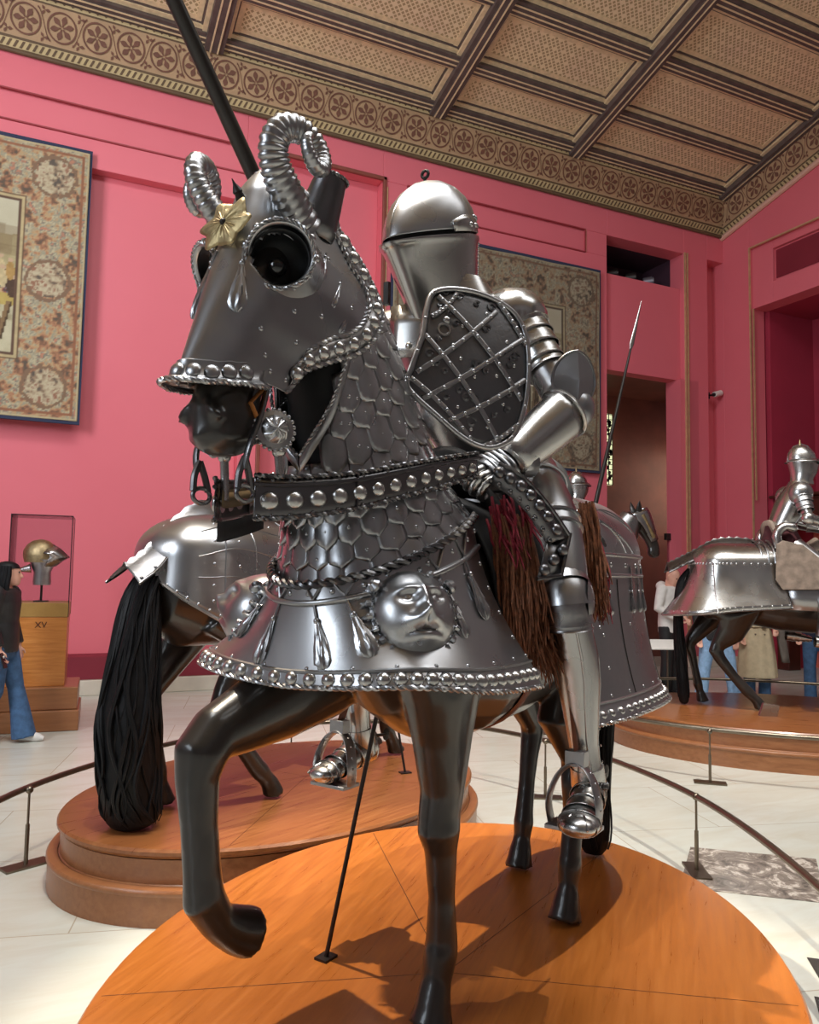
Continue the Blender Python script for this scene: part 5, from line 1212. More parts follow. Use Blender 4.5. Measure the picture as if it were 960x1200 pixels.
# legs
def leg(s):
    hip, kn, an = V3(.07, s * .165, 1.60), V3(.305, s * .405, 1.195), V3(.195, s * .43, .665)
    if s < 0: hip, kn, an = V3(.10, s * .165, 1.60), V3(.33, s * .405, 1.20), V3(.22, s * .435, .68)
    up = (1, 0, .5); q = hip.lerp(kn, .5) + V3(.025, s * .03, .03)
    m = M(); m.tube(spline([hip, q, kn], 8), [lerp(.112, .072, i / 16) for i in range(17)], 24, up=up)
    P = spline([hip, q, kn], 8)
    for i, r in ((3, .111), (8, .094), (9, .092)): 
        t = (P[i + 1] - P[i]).normalized(); X = t.orthogonal().normalized(); Y2 = t.cross(X); m.tube([P[i] + (X * cos(a) + Y2 * sin(a)) * r for a in [2 * pi * k / 30 for k in range(30)]], .0055, 6, closed=True)
    m.build('cuisse', MT['plate'], knight)
    m = M(); fr = V3(.75, s * .55, .12).normalized()
    lames(m, [kn + V3(-.03, -s * .035, .07), kn + V3(.004, 0, .0), kn + V3(-.004, s * .004, -.085)], [(.078, .080), (.080, .078), (.070, .068)], 4, up=up, lift=.007, over=.4)
    m.ball(kn + fr * .022, (.064, .064, .070), 18, 10)
    ax = V3(-.25, s * .95, .05).normalized(); X = ax.cross(V3(0, 0, 1)).normalized(); Y2 = X.cross(ax); c = kn + ax * .072
    m.grid([[c + X * (.052 * q_ * cos(a)) + Y2 * (.062 * q_ * sin(a)) + ax * (.014 * (1 - q_ * q_)) for a in [2 * pi * i / 16 for i in range(16)]] for q_ in (.02, .35, .7, 1)], cu=True)
    m.build('poleyn', MT['steel'], knight)
    m = M(); C_ = [(0, .066, .064), (.10, .070, .067), (.25, .074, .070), (.42, .070, .065), (.6, .058, .054), (.8, .047, .044), (.93, .045, .042), (1.0, .052, .048)]
    m.tube([kn.lerp(an, lerp(.10, 1, t)) + V3(-.022 * sin(pi * min(1, t * 1.4)), 0, 0) for t, a, b in C_], [(a, b) for t, a, b in C_], 26, up=up)
    rid = [kn.lerp(an, lerp(.12, .98, t)) + V3(-.022 * sin(pi * min(1, t * 1.4)), 0, 0) + fr * (a + .001) for t, a, b in C_]
    m.tube(rid, .0045, 8)
    sd = V3(-.55, s * .83, 0); rid = [kn.lerp(an, lerp(.12, .98, t)) + V3(-.022 * sin(pi * min(1, t * 1.4)), 0, 0) + sd.normalized() * (b + .001) for t, a, b in C_]; m.tube(rid, .003, 6)
    for i in range(9): boss(m, rid[0].lerp(rid[-1], (i + .5) / 9) + sd.normalized() * .001, sd, .004)
    m.build('greave', MT['bright'], knight, angle=50)
    m = M(); toe = V3(.84, s * .16, -.12).normalized() if s > 0 else V3(.97, -.10, -.15).normalized()
    h0 = an + V3(-.035, 0, -.055); F = [h0 - toe * .03, h0 + toe * .03, h0 + toe * .09 + V3(0, 0, -.012), h0 + toe * .15 + V3(0, 0, -.022), h0 + toe * .20 + V3(0, 0, -.026), h0 + toe * .235 + V3(0, 0, -.03)]
    lames(m, F, [(.060, .044), (.056, .046), (.046, .048), (.036, .052), (.031, .058), (.016, .040)], 7, up=(0, 0, 1), over=.3, lift=.003)
    c = F[-2]; m.ball(c + toe * .01, (.048, .056, .030), 18, 8)
    for k in (-1, 0, 1): m.tube([c - toe * .03 + V3(0, 0, .034), c + toe * .02 + V3(0, k * .022, .028), c + toe * .05 + V3(0, k * .036, .008)], .003, 6)
    m.tube([an + V3(0, 0, .02), an + V3(-.01, 0, -.03), h0 + V3(.0, 0, -.02)], [(.055, .050), (.058, .052), (.05, .046)], 18, up=up)
    sb = m.build('sabaton', MT['bright'], knight, solid=.0015)
    m = M(); c = an + V3(-.01, 0, -.005)
    for k in range(16): a = s * (pi / 2 + (k - 5) * .22); p = c + V3(.060 * cos(a), .058 * sin(a), -.02 - .002 * k); m.tube([p + V3(.007 * cos(b), .0, .009 * sin(b)) for b in [2 * pi * j / 8 for j in range(8)]], .0026, 5, closed=True)
    m.build('spur_chain', MT['dark_steel'], sb)
    m = M(); m.tube([an + V3(-.06, 0, -.02), an + V3(-.16, 0, -.03)], .006, 8); m.lathe([(.004, -.004), (.024, 0), (.004, .004)], 8, an + V3(-.17, 0, -.03), (0, 1, 0)); m.build('spur', MT['iron'], sb)
leg(1); leg(-1)
# ---- shield ---------------------------------------------------------------------------------------
shield = empty('targe_shield', HO, HA, 'grey ribbed lattice shield held before the shoulder of the nearest knight', 'shield')
SCn = V3(.635, .25, 1.85); SN = V3(.615, .779, .10).normalized(); SU = V3(-.785, .620, 0).normalized(); SV = SN.cross(SU)
OUT = [(-.106, .222), (-.03, .238), (.066, .226), (.146, .188), (.180, .117), (.180, .007), (.162, -.098), (.127, -.182), (.080, -.218), (.027, -.227), (-.037, -.204), (-.112, -.146), (-.174, -.089), (-.191, -.054), (-.174, .003), (-.146, .088), (-.132, .165)]
def sp(u, v, o=0.0): return SCn + SU * u + SV * v + SN * (.055 * (1 - (u / .2) ** 2) * .6 + .03 * (1 - (v / .27) ** 2) - .03 + o)
outl = [(p.x, p.y) for p in spline([V3(a, b, 0) for a, b in OUT], 5, True)]
m = M(); m.grid([[sp(a * q, b * q) for a, b in outl] for q in [.002] + [i / 10 for i in range(1, 11)]], cu=True)
rg = random.Random(4)
for i in range(46):                                    # engraved curls
    u, v = rg.uniform(-.17, .17), rg.uniform(-.2, .24); r = rg.uniform(.008, .015)
    if not (abs(u) < .15 and v > -.19 + abs(u) * .6): continue
    m.tube([sp(u + r * (1 - .05 * j) * cos(j * .55), v + r * (1 - .05 * j) * sin(j * .55), .0004) for j in range(13)], .0011, 4)
m.build('board', MT['darkboard'], shield, solid=.006, off=-1)
m = M(); m.tube([sp(a, b, .003) for a, b in outl], .0085, 10, closed=True)
for i in range(0, len(outl), 6): boss(m, sp(*outl[i], .008), SN, .0065)
m.build('rim', MT['steel'], shield)
def inside(u, v):
    c = False
    for (x1, y1), (x2, y2) in zip(outl, outl[1:] + outl[:1]):
        if (y1 > v) != (y2 > v) and u < (x2 - x1) * (v - y1) / (y2 - y1) + x1: c = not c
    return c
RB = [((-.14, .087), (.088, -.225)), ((-.095, .21), (.163, -.093)), ((.077, .23), (.182, .086)), ((-.181, -.041), (.001, -.221)), ((-.177, -.117), (.167, .111)), ((-.166, -.026), (.081, .181)), ((-.12, .143), (-.039, .224)), ((-.10, -.17), (.178, -.009)), ((.014, -.229), (.155, -.138))]
for k, (a, b) in enumerate(RB):
    pts = []
    for i in range(25):
        t = i / 24; u, v = lerp(a[0], b[0], t), lerp(a[1], b[1], t); w_ = (-.012 if k > 3 else .008) * sin(pi * t)
        u2, v2 = u, v + w_
        if inside(u2 * 1.01, v2 * 1.01): pts.append(sp(u2, v2, .003))
    m = M(); m.tube(pts, [(.0052, .0075)] * len(pts), 8, up=SN)
    for i in range(1, len(pts), 3): boss(m, pts[i] + SN * .004, SN, .0058)
    m.build('lattice_rib', MT['steel'], shield)
m = M()
for u, v in ((-.09, .17), (-.10, .08), (-.03, .12), (.05, .17), (.11, .20), (-.04, .02), (.04, .06), (.11, .09), (-.12, .0), (-.08, -.06), (.0, -.03), (.07, -.02), (.13, .02), (-.05, -.12), (.03, -.11), (.09, -.1), (-.01, -.18), (.04, -.17), (-.06, .06)): boss(m, sp(u, v, .0), SN, .006)
boss(m, sp(-.075, .135), SN, .013); m.tube([sp(-.085 + .017 * cos(a), .105 + .017 * sin(a), .002) for a in [2 * pi * i / 20 for i in range(20)]], .004, 6, closed=True)
m.build('rivet', MT['bright'], shield)
# ---- lance -------------------------------------------------------------------------------------------
lance = empty('jousting_lance', HO, HA, 'long dark lance rising beside the horned horse head to the ceiling', 'lance')
L0 = V3(.235, -.335, 1.67); LD = V3(.675, 0, .757).normalized()
m = M(); m.tube([L0 + LD * t for t in (.06, .5, 1.0, 1.6, 2.4, 3.0)], [.0235, .0245, .0235, .022, .018, .012], 16); sh_ = m.build('shaft', MT['darkwood'], lance)
m = M(); m.tube([L0 + LD * t for t in (-.42, -.3, -.12, -.1, .06, .08)], [.026, .034, .028, .021, .021, .026], 16); m.build('grip', MT['darkwood'], lance)
m = M(); m.lathe([(.026, 0), (.07, -.03), (.105, -.075), (.108, -.08)], 28, L0 + LD * .13, LD, caps=False); m.build('vamplate', MT['steel'], lance, solid=.003)
m = M(); m.tube([L0 + LD * 3.0, L0 + LD * 3.04, L0 + LD * 3.18], [.013, .02, .003], 10); m.build('lance_head', MT['steel'], lance)
# ---- support rods of the nearest horse ------------------------------------------------------------------
r = empty('support_rod', (HO[0], HO[1], HO[2]), HA, 'thin iron rod propping the nearest horse on the front platform', 'support rod', None)
a = V3(.468, -.364, 0); b = V3(.43, -.20, .82)
m = M(); m.tube([a, b], .0075, 8); m.build('rod', MT['iron'], r)
m = M(); m.box(a + V3(0, 0, .004), (.06, .05, .008)); m.build('foot_plate', MT['iron'], r, smooth=False)
# ---------------------------------------------------------------- the other horses and riders
def rump_plate(root, zb, flare, mat, W=.315, seam=True, name='crupper', belt=1.345, top=1.575, rear=1.0):
    fl0 = flare
    def P(u, k):
        a = curve(CO, u); a.y *= W / .315; a.x = a.x if a.x > -.5 else -.5 + (a.x + .5) * rear; flare = fl0 * (1 + (1.7 * exp(-(u / .4) ** 2) if rear < 1 else 0))
        if k <= 1:
            w = k * pi / 2; x0 = max(a.x, -.62 if rear == 1 else -.55); return V3(x0 + (a.x - x0) * sin(w), a.y * sin(w), belt + (top - belt) * cos(w))
        q = k - 1; d = a - V3(max(-.7, min(-.3, a.x)), 0, 0); d.z = 0; d.normalize(); p = a + d * (flare * q ** 1.6); p.z = lerp(belt, zb(abs(u)), q); return p
    def Nn(u, k):
        e = .01; n = (P(min(1, u + e), k) - P(max(-1, u - e), k)).cross(P(u, k + e) - P(u, k - e)); n.normalize(); return n if n.dot(P(u, k) - V3(-.5, 0, 1.1)) > 0 else -n
    us = [-1 + i / 36 for i in range(73)]; m = M(); ks = [.03] + [i / 10 for i in range(1, 21)]
    m.grid([[P(u, k) for u in us] for k in ks]); m.grid([[P(u, .03) for u in us[:37]], [P(-u, .03) for u in us[:37]]])
    m.tube([P(u, 2) for u in us], .008, 6)
    for i in range(1, 72, 2): boss(m, P(us[i], 1.93), Nn(us[i], 1.93), .0075)
    o = m.build(name, mat, root, solid=.003, angle=50); return o, P, Nn
def tail_flange(root, path, w, mat, s_end=1.0):
    C_ = spline(path, 8); K = len(C_); rows = []
    for i, c in enumerate(C_):
        t = i / (K - 1); ww = w * lerp(.75, s_end, t); r_ = .010 * (1 + .8 * sin(i * 2.1)); rows.append([c + V3(0, y * ww, -.085 * abs(y) ** 1.3 + (r_ if abs(y) < .05 else 0)) for y in (-1, -.9, -.6, -.25, -.08, 0, .08, .25, .6, .9, 1)])
    m = M(); m.grid(rows)
    for s in (-1, 1): m.tube([r[5 + 5 * s] for r in rows], .006, 6)
    for i in range(3, K, 5):
        for s in (-1, 1): boss(m, rows[i][5 + 4 * s] + V3(0, 0, .004), (0, s * .3, 1), .008)
    return m.build('tail_flange', mat, root, solid=.004, angle=60)
def neck_armour(root, mat):
    m = M(); P_ = [(.50, 1.22, .36, .235), (.66, 1.42, .285, .185), (.80, 1.68, .22, .15), (.92, 1.93, .18, .13), (1.0, 2.06, .15, .115)]
    pth = spline([V3(x, 0, z) for x, z, a, b in P_], 4); rr = spline([V3(a, b, 0) for x, z, a, b in P_], 4); m.tube(pth, [(r.x + .006 * (i % 2), r.y + .006 * (i % 2)) for i, r in enumerate(rr)], 24, up=(1, 0, .3), caps=False); m.build('crinet', mat, root, solid=.003)
    m = M(); rows = []
    for j in range(13):
        t = -.02 + .46 * j / 12; B_ = .30 * (1 - t * 1.2); rows.append([hs(head_pt(t, B_ * abs(q) ** 1.35), 1 if q >= 0 else -1) + V3(-.03, 0, -.02) for q in [i / 8 - 1 for i in range(17)]])
    m.grid(rows); m.build('shaffron', mat, root, solid=.003)
def chest_armour(root, mat, w=.33):
    m = M(); m.grid([[V3(.50 + (.34 + f_) * cos(a), (w * .75 + f_ * .9) * sin(a), z) for a in [pi * (i / 20 - .5) * 1.05 for i in range(21)]] for z, f_ in ((1.34, .0), (1.25, .03), (1.1, .06), (.96, .10), (.92, .12))])
    m.build('peytral', mat, root, solid=.003)
def rider_at(loc, ang, label, skirt, lean=.16, lance=None, arm_dir=1, off=0.0):
    root = empty('armoured_knight', loc, ang, label, 'knight')
    f, l = V3(1, 0, 0), V3(0, 1, 0); L = lean
    m = M(); m.loft([ringv((x, off, z), f, l, a, b, 24) for x, z, a, b in ((.02, 1.78, .125, .14), (.05 + L * .3, 1.90, .15, .165), (.07 + L * .6, 2.02, .165, .185), (.08 + L * .8, 2.12, .15, .18), (.08 + L, 2.20, .11, .12), (.09 + L, 2.25, .09, .09))])
    m.tube(ringv((.03, off, 1.80), f, l, .13, .145, 24), .008, 6, closed=True); m.build('cuirass', MT['bright'], root)
    m = M(); m.loft([ringv((x, off, z), f, l, a, b, 24) for x, z, a, b in ((.02, 1.80, .125, .14), (.03, 1.70, .16, .18), (.05, 1.58, .21, .25), (.08, 1.47, .25, .30))], False)
    if skirt: m.build('skirt', skirt, root, solid=.008)
    else:
        m.build('fauld', MT['steel'], root, solid=.003)
    hc = V3(.10 + L * 1.15, off, 2.42)
    m = M(); m.loft([[hc + V3(a * cos(t) + dx, b * sin(t), z) for t in [2 * pi * i / 28 for i in range(28)]] for z, a, b, dx in ((-.20, .115, .115, 0), (-.15, .105, .10, 0), (-.08, .125, .108, .02), (0, .145, .118, .02), (.03, .142, .118, .01), (.10, .130, .112, 0), (.16, .095, .088, -.01), (.195, .045, .045, -.01), (.205, .005, .005, -.01))])
    hm = m.build('helmet', MT['bright'], root)
    m = M(); m.grid([[hc + V3((a) * cos(t) + .02, b * sin(t), z) for t in [2 * pi * i / 32 for i in range(32)]] for z, a, b in ((.052, .145, .122), (.03, .160, .134), (.022, .178, .145))], cu=True); m.tube([hc + V3(x, 0, z) for x, z in ((.145, .04), (.12, .12), (.06, .19), (0, .212), (-.07, .185), (-.12, .11), (-.135, .03))], .008, 6); m.build('brim', MT['steel'], hm, solid=.003)
    m = M(); m.box(hc + V3(.15, 0, .012), (.03, .16, .012)); m.build('eye_slot_dark', MT['black'], hm, smooth=False)  # black bar drawn for the shade inside the slot
    m = M(); m.lathe([(.012, .0), (.008, .03), (.001, .06)], 8, hc + V3(-.01, 0, .2)); m.build('plume_holder', MT['brass'], hm)
    for s in (-1, 1):
        sh = V3(.07 + L * .75, off + s * .205, 2.11); el = V3(.13 + L * .5, off + s * .30, 1.86); wr = V3(.36 + L * .5, off + s * .22, 1.80)
        m = M(); m.ball(sh, (.115, .095, .12), 18, 10); lames(m, [sh, sh.lerp(el, .35), sh.lerp(el, .7)], [(.095, .085), (.082, .074), (.068, .064)], 4); m.build('pauldron', MT['steel'], root, solid=.0015)
        m = M(); m.tube([sh.lerp(el, .6), el, wr], [.056, .060, .045], 16); m.ball(el, (.068, .06, .068), 14, 9); m.build('vambrace', MT['bright'], root)
        g = M(); d = (wr - el).normalized(); g.tube([wr - d * .06, wr, wr + d * .06, wr + d * .1], [.062, .046, .044, .038], 14); gg = g.build('gauntlet', MT['steel'], root)
        for k in range(4): c = wr + d * .1 + V3(0, .033 - .022 * k, 0); m = M(); m.tube([c, c + d * .035, c + d * .045 + V3(0, 0, -.03), c + d * .01 + V3(0, 0, -.045)], .0115, 8); m.build('finger', MT['bright'], gg)
        c = wr + d * .03; m = M(); m.tube([c + V3(0, -s * .04, -.01), c + d * .05 + V3(0, -s * .05, -.03), c + d * .08 + V3(0, -s * .025, -.045)], [.014, .013, .011], 8); m.build('thumb', MT['bright'], gg)
        hip, kn, an = V3(.10, s * .18 + off, 1.58), V3(.36, s * .385, 1.24), V3(.24, s * .41, .74)
        m = M(); m.tube([hip, hip.lerp(kn, .5) + V3(.02, s * .02, .03), kn], [.105, .09, .075], 18); m.build('cuisse', MT['steel'], root)
        m = M(); lames(m, [kn + V3(-.02, 0, .07), kn, kn + V3(-.01, 0, -.09)], [(.078, .078), (.082, .080), (.068, .066)], 4, up=(1, 0, .5)); m.ball(kn + V3(.03, s * .01, 0), .065, 14, 8); m.build('poleyn', MT['bright'], root)
        m = M(); m.tube([kn + V3(-.01, 0, -.05), kn.lerp(an, .35) + V3(-.02, 0, 0), kn.lerp(an, .7), an], [.062, .068, .052, .046], 18); m.build('greave', MT['steel'], root)
        m = M(); lames(m, [an + V3(-.05, 0, -.05), an + V3(.05, 0, -.06), an + V3(.13, 0, -.075), an + V3(.19, 0, -.085)], [(.05, .045), (.046, .046), (.034, .05), (.02, .045)], 5, up=(0, 0, 1)); m.build('sabaton', MT['bright'], root)
    return root
def side_saddle_horse(loc, ang, label, legs, zb, flare, plate, W, flange, tailpts, tw, seed, head=True, belt=1.345, top=1.575, rear=1.0):
    root = empty('armoured_horse', loc, ang, label, 'horse')
    b = horse_body(root, legs, MT['horse'], NECK if head else None, HEAD if head else None, rear=.66 if rear < 1 else 1.0); remeshed(b, 'body', MT['horse'], root, .013, 5)
    c, P, Nn = rump_plate(root, zb, flare, plate, W, belt=belt, top=top, rear=rear)
    if flange: tail_flange(root, flange, .115, MT['dark_steel'], 1.15)
    t_ = tail_mesh(root, [V3(*p) for p in tailpts], tw, seed, 96); t_.build('tail', MT['black_hair'], root)
    if head: neck_armour(root, MT['steel'])
    chest_armour(root, MT['steel'])
    return root, c, P, Nn
HOCKED = [(-.64, -.17, 1.12, .24, .13), (-.42, -.24, .92, .23, .13), (-.52, -.20, .74, .155, .095), (-.63, -.19, .62, .082, .062), (-.655, -.19, .565, .078, .06), (-.61, -.19, .48, .060, .052), (-.49, -.19, .32, .048, .045), (-.385, -.19, .20, .054, .050), (-.35, -.19, .165, .057, .052), (-.305, -.19, .12, .045, .045), (-.27, -.19, .082, .051, .051), (-.25, -.19, .045, .060, .056), (-.235, -.19, .01, .070, .064)]
# -- the horse on the left platform, seen from behind its right flank
H2 = (1.36, 4.72, .33); A2 = radians(31)
def slant(leg, dx, dz=0.0):
    return [(p[0] + dx * (1 - max(0, min(1, (p[2] - .0) / 1.0))), p[1], p[2] + dz * (1 - min(1, p[2] / 1.0))) + tuple(p[3:]) for p in leg]
legs2 = [slant(fore_leg(.62, -.13), .40), slant(fore_leg(.66, .13), .46), HOCKED, hind_leg(-.72, .17, -.03)]
h2, c2, P2, N2 = side_saddle_horse(H2, A2, 'black horse behind at left with long black tail and riveted rump armour', legs2, lambda u: lerp(1.26, 1.02, min(1, u / .4)) if u < .4 else lerp(1.02, .76, (u - .4) / .6), .01, MT['steel'], .33,
    [(-.12, 0, 1.655), (-.42, 0, 1.665), (-.70, 0, 1.625), (-.90, 0, 1.49), (-1.03, 0, 1.36), (-1.15, 0, 1.28)], [(-.93, 0, 1.30), (-1.02, 0, 1.15), (-1.06, 0, .85), (-1.08, 0, .5), (-1.06, 0, .2), (-1.02, 0, .012)], .20, 8, True)
m = M()
for u in (.82, .62, .44): 
    for s in (-1, 1): m.tube([P2(s * u, k) + N2(s * u, k) * .002 for k in [.35 + 1.5 * i / 14 for i in range(15)]], .004, 6)
for k in (.62, 1.0, 1.4):
    for s in (-1, 1): m.tube([P2(s * u, k + .10 * sin(u * 9)) + N2(s * u, k) * .002 for u in [.3 + .68 * i / 14 for i in range(15)]], .0035, 6)
rg = random.Random(2)
for u in (.9, .74, .53, .38):
    for k in (.5, .8, 1.15, 1.5, 1.75):
        for s in (-1, 1): boss(m, P2(s * u, k), N2(s * u, k), .009)
m.build('plate_border', MT['plate'], c2)
for s in (-1, 1): m = M(); m.grid([[V3(x, s * (.30 + .02 * f_), 1.2 + .36 * (1 - f_) - .1 * f_) for x in (-.12, .0, .15, .3, .42)] for f_ in (0, .3, .6, 1)]); m.build('saddle_flap', MT['suede'], h2, solid=.01)
m = M(); m.grid([[(x, w * sin(a), z - .1 * (1 - cos(a))) for a in [pi * (i / 14 - .5) * 1.1 for i in range(15)]] for x, z, w in ((-.24, 1.73, .18), (-.18, 1.63, .2), (0, 1.54, .17), (.22, 1.55, .15), (.34, 1.66, .13))]); m.build('saddle', MT['leather'], h2, solid=.03)
r = empty('support_rod', (2.17, 4.65, .33), 0, 'thin iron rod standing on the left platform by the foreleg of the nearest horse', 'support rod')
m = M(); m.tube([(0, 0, 0), (-.10, .10, .72)], .008, 8); m.build('rod', MT['iron'], r)
m = M(); m.box((0, 0, .004), (.07, .05, .008)); m.build('foot_plate', MT['iron'], r, smooth=False)
# -- the horse on the right platform
H3 = (6.70, 5.61, .33); A3 = radians(-33)
legs3 = [fore_leg(.60, .13), slant(fore_leg(.60, -.13), .15, .0), HOCKED, hind_leg(-.72, .17, -.03)]
h3, c3, P3_, N3 = side_saddle_horse(H3, A3, 'black horse at right seen from its side, plain bright steel skirt over the rump', legs3, lambda u: lerp(.89, 1.0, u), .10, MT['bright'], .36,
    [(-.22, 0, 1.655), (-.42, 0, 1.675), (-.62, 0, 1.65), (-.80, 0, 1.55), (-.95, 0, 1.47), (-1.08, 0, 1.405)], [(-.86, 0, 1.36), (-.95, 0, 1.2), (-.97, 0, .85), (-.95, 0, .5), (-.93, 0, .25), (-.92, 0, .012)], .085, 18, True, 1.42, 1.63, .70)
m = M()
for s in (-1, 1):
    m.tube([P3_(s * .42, k) + N3(s * .42, k) * .003 for k in [1 + i / 10 for i in range(11)]], .006, 6)
    for i in range(9): boss(m, P3_(s * .40, 1.06 + .1 * i), N3(s * .40, 1.5), .008)
for i in range(46): u = -.98 + 1.96 * i / 45; boss(m, P3_(u, 1.02), N3(u, 1.02), .013)
for x in (-.13, -.19, -.25): 
    m.tube([(x, .345 * sin(a), 1.42 + .235 * cos(a)) for a in [pi * (i / 20 - .5) for i in range(21)]], .011, 8)
m.build('plate_border', MT['plate'], c3)
for s in (-1, 1): m = M(); m.grid([[V3(x, s * (.345 + .05 * f_), lerp(1.40, .98 - .03 * x, f_)) for x in (-.05, .1, .25, .40, .5)] for f_ in (0, .35, .7, 1)]); m.build('flanchard', MT['plate'], h3, solid=.004)
for s in (-1, 1): m = M(); m.prism([(-.14, 1.60), (-.08, 1.64), (.10, 1.60), (.28, 1.45), (.42, 1.22), (.40, 1.18), (-.09, 1.17), (-.15, 1.26)], s * .40, s * .415, 'y'); m.build('saddle_flap', MT['suede'], h3, smooth=False, bevel=.006)
m = M(); m.grid([[(x, w * sin(a), z - .1 * (1 - cos(a))) for a in [pi * (i / 14 - .5) * 1.1 for i in range(15)]] for x, z, w in ((-.10, 1.86, .2), (-.07, 1.72, .22), (0, 1.60, .20), (.22, 1.58, .17), (.36, 1.68, .14))]); m.build('saddle', MT['suede'], h3, solid=.03)
for s in (-1, 1):
    m = M(); m.tube(spline([(-.07, s * .27, 1.58), (-.09, s * .27, 1.70), (-.02, s * .27, 1.78), (.10, s * .26, 1.76)], 5), [.045] * 12 + [.05, .055, .04, .02], 14); m.build('cantle_horn', MT['bright'], h3)
rider_at(H3, A3, 'knight in bright half armour with maroon skirt on the right hand horse', MT['maroon'], .12)
r = empty('support_block', (6.37, 5.56, .33), A3, 'small grey wedge block at the hoof on the right platform', 'block')
m = M(); m.prism([(-.10, 0), (.06, 0), (.08, .10), (-.06, .12)], -.30, -.25, 'y'); m.build('wedge', MT['bright'], r, smooth=False)
# -- the horse at the very back
H4 = (6.2, 8.5, .33); A4 = radians(-10)
legs4 = [fore_leg(.60, .13), fore_leg(.66, -.13), hind_leg(-.45, -.19), hind_leg(-.62, .17)]
h4, c4, P4_, N4 = side_saddle_horse(H4, A4, 'black horse at the back by the doorway, only its head clear of the steel rump', legs4, lambda u: .95, .08, MT['steel'], .33, None, [(-.93, 0, 1.30), (-1.0, 0, 1.15), (-.99, 0, .8), (-.97, 0, .3), (-.96, 0, .05)], .09, 28)
m = M(); m.tube([(1.10, .095, 2.10), (1.16, .10, 1.98), (1.28, .08, 1.80)], .03, 8); m.tube([(1.10, -.095, 2.10), (1.16, -.10, 1.98), (1.28, -.08, 1.80)], .03, 8); m.build('gilt_strap', MT['brass'], h4)
for s in (-1, 1):
    m = M(); m.lathe([(.04, -.03), (.045, .03), (.03, .09), (.004, .15)], 12, V3(1.06, s * .07, 2.14), V3(-.1, s * .3, 1), sy=.6); m.build('ear', MT['horse'], h4)
rider_at(H4, A4, 'distant knight at the back under the brown tapestry, bright round helmet', None, .02, off=-.12)
ln = empty('upright_lance', H4, A4, 'long thin lance with a pale steel point, upright before the doorway', 'lance')
a, b = V3(.02, -.26, 1.0), V3(.98, -.30, 4.95); d = (b - a)
m = M(); m.tube([a, a + d * .33, a + d * .7, a + d * .83], [.026, .030, .020, .014], 12); m.build('shaft', MT['darkwood'], ln)
m = M(); m.lathe([(.016, 0), (.034, .08), (.020, .38), (.003, .70)], 10, a + d * .828, d, sy=.4); m.build('point', MT['bright'], ln)

